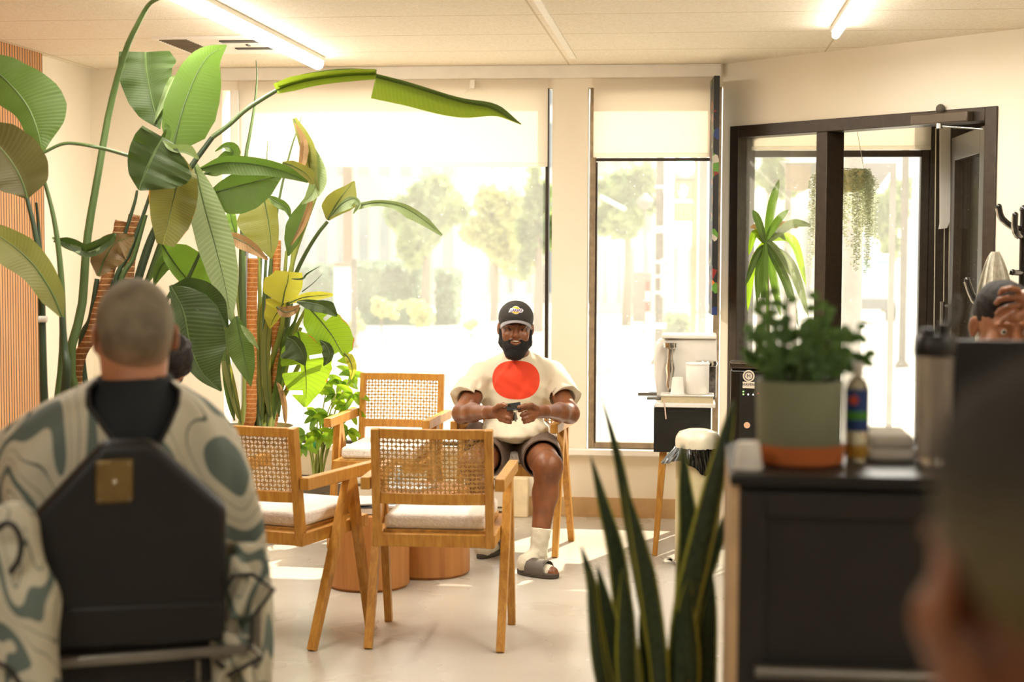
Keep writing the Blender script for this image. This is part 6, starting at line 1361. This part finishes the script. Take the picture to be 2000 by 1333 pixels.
low = t.ramp(t.math('DIVIDE', t.math('SUBTRACT', sz_, float(HT[2]-.075)), .10), [(0, hexc('#c08a64')), (.6, hexc('#9c866a')), (1, hexc('#958a74'))])
t.set(Base_Color=t.mix(t.math('MULTIPLY', t.ramp(nz, [(.4, (0,0,0,1)), (.68, (1,1,1,1))]), .55), low, hexc('#4f4637')), Roughness=.85); t.bump(t.noise(v, 380, 3), .5); hb_.mesh('hair', t.m, cl, smooth=1)
# glasses temple
m = MB(); gw = W_(HR, HT, HS)
m.tube([gw((.082, .0, .018)), gw((.084, -.05, .020)), gw((.078, -.10, .014))], .0022, 6); m.tube([gw((-.082, .0, .018)), gw((-.084, -.05, .020)), gw((-.078, -.10, .014))], .0022, 6)
for x in (-1, 1): m.tube([gw((x*.033+.026*math.cos(a*PI/8), -.106, .004+.02*math.sin(a*PI/8))) for a in range(17)], .002, 6)
m.build('eyeglasses', M_STEEL, cl)
# navy shirt
s = SDF(tuple(nb-np.array((.30, .25, .5))), tuple(nb+np.array((.30, .3, .16))), .006)
s.cone(nb-Z3*.08, nb-Z3*.40, .138, .145, .05); s.cone(nb+Z3*.062-fC*.006, nb-Z3*.02, .076, .095, .02, flat=True)
for sg in (-1, 1): s.cone(nb-Z3*.0, nb+rC*sg*.125-Z3*.06, .066, .060, .04); s.cone(nb+rC*sg*.13-Z3*.07, nb+rC*sg*.195-Z3*.22, .055, .055, .02)
s.cone(nb+Z3*.12, nb+Z3*.055, .069, .070, .004, op='sub'); s.wrinkle(.002, 30, 3, 5)
s.mesh('shirt', mat('dark_navy_cotton', '#10181c', .8, var=.15), cl, smooth=1)
# cape
t = NT('patterned_cape'); v = t.obj()
wv = t.mapv(v, (1.25, .6, .5), (0, .5, 0)); n_ = t.noise(wv, 4.9, 1, i_Distortion=1.0)
band = t.math('ABSOLUTE', t.math('SUBTRACT', t.math('FRACT', t.math('MULTIPLY', n_, 4.2)), .5))
fill = t.ramp(band, [(.0, hexc('#5c6961')), (.125, hexc('#5c6961')), (.135, hexc('#c2bca5')), (.34, hexc('#c2bca5')), (.345, hexc('#4e584f')), (.362, hexc('#4e584f')), (.367, hexc('#c2bca5'))])
t.set(Base_Color=fill, Roughness=.7); t.bump(t.noise(v, 6, 4), .3, .03); M_CAPE = t.m
M_PIPE = mat('black_piping', '#15130f', .6)
rows = [(722, 66, 72, .075, 60, 66), (745, 105, 108, .10, 76, 92), (775, 168, 150, .125, 76, 92), (810, 218, 185, .145, 52, 76), (845, 262, 207, .155, 28, 58), (870, 278, 215, .16, 12, 46), (930, 292, 236, .17, 10, 40), (1010, 298, 256, .18, 10, 40), (1110, 296, 268, .185, 20, 40), (1220, 292, 272, .19, 40, 60), (1333, 290, 262, .20, 60, 80), (1450, 290, 260, .21, 90, 110)]
vs = []; fs = []; nT = 120; base_c = P(255, 900, dC1+.02); nR = 46
rr_ = np.array(rows, float); tt = np.linspace(0, len(rows)-1, nR); cols = [np.interp(tt, range(len(rows)), rr_[:, k]) for k in range(6)]
for j in range(nR):
    py, hl, hr, db, gl_, gr = [c_[j] for c_ in cols]; z = P(255, py, dC1).z; m_ = (dC1-.0)/FPX; HL, HRr = hl*m_, hr*m_; gl2, gr2 = gl_*m_, gr*m_; v_ = j/(nR-1)
    a0_ = math.asin(min(.985, gr2/HRr)); a1_ = 2*PI-math.asin(min(.985, gl2/HL)); front = db*1.1+.30*min(1, v_*1.6)
    for i in range(nT+1):
        a = a0_+(a1_-a0_)*i/nT; sx_, cx_ = math.sin(a), math.cos(a); fold = .016*min(1, .15+v_*1.4)*(math.sin(a*7+1.3*math.sin(v_*5))+.6*math.sin(a*13+v_*7+1))
        X_ = (HRr if sx_ > 0 else HL)*sx_*(1+fold*1.2/.3*.5); Y_ = (-(db) if cx_ > 0 else front)*abs(cx_)+(fold*(1 if cx_ < 0 else -.7))
        dz = -.02*abs(sx_)*(1-v_)+.012*math.sin(a*5+v_*3)*v_
        vs.append(Vector((base_c.x, base_c.y, 0)) + rdir*X_ + fdir*Y_ + Vector((0, 0, z+dz)))
for j in range(nR-1):
    for i in range(nT): a = j*(nT+1)+i; fs.append((a, a+1, a+nT+2, a+nT+1))
cape = MB().add(vs, fs, True).build('cape', M_CAPE, cl); so = cape.modifiers.new('s', 'SOLIDIFY'); so.thickness = .003
m = MB(); m.tube([vs[j*(nT+1)] for j in range(1, 22)], .0045, 8); m.build('cape_piping', M_PIPE, cape)
m = MB(); m.tube([vs[j*(nT+1)+nT]+camf*(-.004) for j in range(1, 22)], .0055, 8); m.build('cape_piping', M_PIPE, cape)
# hanging folds beside the chair, edged with piping
def drape(pts_l, pts_r, d, seed, amp=.02):
    n, k = 30, 16; L_ = catmull([(a, b, d) for a, b in pts_l], n); R_2 = catmull([(a, b, d) for a, b in pts_r], n); vs = []; fs = []
    for i in range(n):
        for j in range(k+1):
            u = j/k; p = L_[i]*(1-u)+R_2[i]*u; p[2] = d + amp*math.sin(u*9+seed+i*.12)*(.3+i/n) - amp*1.5*math.sin(u*PI); vs.append(P(*p))
    for i in range(n-1):
        for j in range(k): a = i*(k+1)+j; fs.append((a, a+1, a+k+2, a+k+1))
    return MB().add(vs, fs, True)
o = drape([(440, 1060), (428, 1160), (425, 1230), (425, 1330), (430, 1420)], [(512, 1060), (528, 1150), (494, 1212), (490, 1270), (488, 1420)], 3.26, 1).build('cape_fold', M_CAPE, cape); so = o.modifiers.new('s', 'SOLIDIFY'); so.thickness = .003
o = drape([(425, 1085), (428, 1120), (430, 1160), (428, 1210)], [(470, 1085), (495, 1122), (534, 1152), (494, 1208)], 3.22, 4, .008).build('cape_fold', M_CAPE, cape); so = o.modifiers.new('s', 'SOLIDIFY'); so.thickness = .003
o = drape([(410, 1225), (412, 1280), (418, 1340), (420, 1400)], [(486, 1250), (511, 1284), (450, 1320), (440, 1400)], 3.2, 6, .008).build('cape_fold', M_CAPE, cape); so = o.modifiers.new('s', 'SOLIDIFY'); so.thickness = .003
MB().tube(pxpath([(436, 1160), (455, 1126), (492, 1122), (535, 1152), (493, 1206), (489, 1262), (478, 1270), (430, 1268)], None, 3.19), .0048, 8).build('cape_piping', M_PIPE, cape)
MB().tube(pxpath([(484, 1262), (511, 1284), (444, 1322)], None, 3.17), .0048, 8).build('cape_piping', M_PIPE, cape)
MB().tube(pxpath([(418, 1290), (440, 1306)], None, 3.17), .0048, 8).build('cape_piping', M_PIPE, cape)
s = SDF(tuple(P(-20, 1500, 3.0)-Vector((.16, .2, .0))), tuple(P(110, 960, 3.0)+Vector((.05, .25, .05))), .006)
def q3(a, b_, d): return np.array(P(a, b_, d))
s.cone(q3(15, 1045, 3.02), q3(35, 1180, 3.02), .060, .066, .03); s.cone(q3(35, 1180, 3.02), q3(30, 1420, 3.0), .068, .088, .03)
s.ell(q3(10, 1048, 2.94), (.028, .04, .030), .02, op='sub'); s.wrinkle(.006, 26, 11, 6); s.mesh('cape_fold', M_CAPE, cape, smooth=2)
MB().tube(pxpath([(-8, 1035), (18, 1022), (40, 1050), (38, 1090), (20, 1120)], 14, 2.95), .006, 8).build('cape_piping', M_PIPE, cape)
MB().tube(pxpath([(-5, 1295), (20, 1310), (45, 1345)], 10, 2.92), .005, 8).build('cape_piping', M_PIPE, cape)
# ---------------------------------------------------------------- person mostly hidden behind the client
def seated_extra(name_label, T, front, skinm, hairm, shirtm, seat=True, S=1.0, hairk='curly', cape_m=None, armup=None, h=.007, lean=0):
    p_ = thing('person', name_label, 'person', (T[0], T[1], 0)); R = axes(front); f_ = np.array(Vector(front).normalized()); f_[2] = 0; f_ /= np.linalg.norm(f_); r_ = np.array((f_[1], -f_[0], 0)); T = np.array(T)
    s = SDF(tuple(T-np.array((.62, .62, 1.0))), tuple(T+np.array((.62, .62, .26))), h); s.xf(R, T, S); add_head(s); s.xf()
    nb = T-Z3*.20-f_*-.0+f_*-.03; s.cone(T-Z3*.07-f_*.02, nb, .058, .062, .03); hip = nb-Z3*.50
    s.cone(nb-Z3*.06, hip, .10, .115, .06)
    for sg in (-1, 1):
        sh = nb+r_*sg*.165-Z3*.03; s.cone(nb, sh, .05, .05, .03)
        if armup and sg == armup[0]:
            el, wr = sh+r_*sg*.14-Z3*.02+f_*.14, np.array(armup[1]); s.cone(sh, el, .048, .042, .02); s.cone(el, wr, .042, .028, .02)
            pm = np.array(armup[2]); s.cone(wr, pm, .028, .034, .015, sq=.8, sqd=tuple(f_))
            for k in range(4):
                b_ = pm+np.array(armup[3])*.032+Z3*(.029-.0205*k)+f_*.012; ln = (.8, 1.0, .95, .7)[k]; d_ = np.array(armup[3])+Z3*(.25-.2*k); s.chain([b_, b_+d_*.028*ln+f_*.006, b_+d_*.046*ln-f_*.012-Z3*.008, b_+d_*.050*ln-f_*.026-Z3*.018], [.0092, .0086, .0080, .007], .002)
            s.chain([pm-Z3*.01, pm-Z3*.035+np.array(armup[3])*.012+f_*.02, pm-Z3*.050+np.array(armup[3])*.036+f_*.02, pm-Z3*.052+np.array(armup[3])*.054+f_*.016], [.015, .012, .011, .009], .005)
        else:
            el = sh+r_*sg*.05-Z3*.27; wr = el+f_*.23-r_*sg*.06-Z3*.02; s.cone(sh, el, .048, .04, .02); s.cone(el, wr, .04, .028, .02); hnd = wr+f_*.06-r_*sg*.02; s.cone(wr, hnd, .028, .032, .01, sq=.6, sqd=(0, 0, 1))
            for k in range(4): b_ = hnd+f_*.03+r_*(.024-.016*k); s.chain([b_, b_+f_*.03-Z3*.004, b_+f_*.05-Z3*.016], [.009, .0085, .007], .004)
            s.chain([hnd-r_*sg*.02, hnd-r_*sg*.045+f_*.02, hnd-r_*sg*.05+f_*.045], [.012, .010, .008], .004)
        kn = hip+r_*sg*.12+f_*.42; an = kn-Z3*.40-f_*.02; an[2] = max(an[2], .10); s.cone(hip+r_*sg*.09, kn, .085, .062, .04); s.cone(kn, an, .056, .036, .03); s.cone(an-Z3*.03, an-Z3*.05+f_*.17, .036, .03, .02)
    s.mesh('body', skinm, p_, smooth=1); eyes(p_, R, T, S)
    hh = SDF(tuple(T-np.array((.15, .15, .12))), tuple(T+np.array((.15, .15, .19))), .005); hh.xf(R, T, S)
    if hairk == 'curly': hh.ell((0, .024, .052), (.088, .102, .092), .01); hh.half((0, -.055, .05), (0, -1, -.55)); hh.half((0, .0, -.035), (0, .1, -1)); hh.xf(); hh.wrinkle(.005, 130, 4, 6)
    else: hh.ell((0, .020, .046), (.0800, .0985, .0890), .01); hh.ell((0, .0, .08), (.072, .085, .058), .02); hh.half((0, -.062, .06), (0, -1, -.18)); hh.half((0, 0, -.03), (0, .3, -1)); hh.xf(); hh.wrinkle(.0015, 200, 4, 6)
    hh.mesh('hair', hairm, p_, smooth=1)
    g = SDF(tuple(nb-np.array((.42, .42, .62))), tuple(nb+np.array((.42, .62, .14))), .008)
    if cape_m:
        g.cone(nb+Z3*.03, nb-Z3*.10, .075, .17, .03, flat=True); g.cone(nb-Z3*.08, nb-Z3*.52+f_*.05, .19, .27, .05)
        for sg in (-1, 1): g.cone(nb+r_*sg*.1-Z3*.02, nb+r_*sg*.22-Z3*.30, .07, .10, .04)
        g.cone(nb-Z3*.42, nb-Z3*.44+f_*.40, .18, .14, .05)
    else:
        g.cone(nb-Z3*.06, nb-Z3*.48, .122, .135, .05, sq=.85, sqd=tuple(f_)); g.cone(nb+Z3*.02, nb-Z3*.03, .072, .085, .02, flat=True)
        for sg in (-1, 1): g.cone(nb, nb+r_*sg*.165-Z3*.035, .06, .064, .03); g.cone(nb+r_*sg*.165-Z3*.04, nb+r_*sg*.2-Z3*.2, .062, .062, .02)
    g.wrinkle(.004, 22, 5, 5); g.mesh('cape' if cape_m else 'shirt', cape_m or shirtm, p_, smooth=1)
    if not cape_m:
        g = SDF(tuple(hip-np.array((.5, .5, .2))), tuple(hip+np.array((.5, .5, .2))), .009); 
        for sg in (-1, 1): g.cone(hip+r_*sg*.09, hip+r_*sg*.12+f_*.40, .10, .078, .04)
        g.mesh('trousers', mat('dark_trousers', '#2c2f36', .8), p_, smooth=1)
    return p_, hip
M_CURL = mat('dark_curly_hair', '#1f1511', .85, var=.3, nscale=90); M_TEEW = mat('plain_grey_shirt', '#8f8779', .85)
T2 = P(304, 730, 5.1); p2, hip2 = seated_extra('person with dark curly hair, almost hidden behind the grey haired man', T2, camf*.35-camr*.9, SK_M, M_CURL, M_TEEW, h=.008)
r = thing('waiting_stool', 'low round stool hidden behind the man in the patterned cape', 'stool', (hip2[0], hip2[1], 0)); hz2 = float(hip2[2])-.085
MB().lathe([(.001, hz2-.05), (.17, hz2-.05), (.18, hz2-.03), (.17, hz2), (.001, hz2)], (hip2[0], hip2[1], 0), 32).build('seat', M_BLACK, r)
MB().lathe([(.001, 0), (.18, 0), (.18, .02), (.03, .04), (.03, hz2-.05), (.001, hz2-.05)], (hip2[0], hip2[1], 0), 32).build('stand', M_CHROME, r)
# ---------------------------------------------------------------- man at the right whose eyes show above the monitor
T3 = P(1960, 643, 4.6); hT = P(1972, 592, 4.46)
M_BCAPE = mat('black_cape', '#15140f', .6, var=.2)
p3, hip3 = seated_extra('man with a hand on his dark hair, only forehead and eyes visible above the monitor', T3, -camf+camr*.05-Vector((0, 0, .12)), SK_M, mat('short_dark_hair', '#1c130d', .85, var=.3, nscale=150), M_TEEW, hairk='short', cape_m=M_BCAPE, armup=(-1, P(2050, 596, 4.44), P(2007, 588, 4.42), tuple(-camr)), h=.004)
barber_chair('black barber chair under the man with a hand on his hair', (float(hip3[0]), float(hip3[1])), -camf, float(hip3[2])-.10, float(hip3[2])+.42)
# ---------------------------------------------------------------- nearest head at the right edge
t = NT('faded_dark_hair'); v = t.obj(); T4 = P(2094, 1178, .93)
gz_ = t.math('DIVIDE', t.math('SUBTRACT', t.n('SeparateXYZ', i_0=v).outputs['Z'], float(T4.z-.03)), .14)
t.set(Base_Color=t.mix(t.math('MULTIPLY', t.noise(v, 120, 3), .3), t.ramp(gz_, [(0, hexc('#94804e')), (.4, hexc('#6e6240')), (.8, hexc('#30291a')), (1, hexc('#1f1a10'))]), hexc('#2c2417')), Roughness=.9); t.bump(t.noise(v, 400, 3), .5)
p4, hip4 = seated_extra('nearest person at the right edge, only a blurred dark haired head and ear', T4, camf*.985-camr*.16, skin('ruddy_brown_skin', '#6d3d20', '#8a5230'), t.m, M_TEEW, hairk='short', cape_m=M_BCAPE, h=.005, S=1.04)
barber_chair('black barber chair of the nearest person, below the picture edge', (float(hip4[0]), float(hip4[1])), camf*.985-camr*.16, float(hip4[2])-.10, float(hip4[2])+.40)
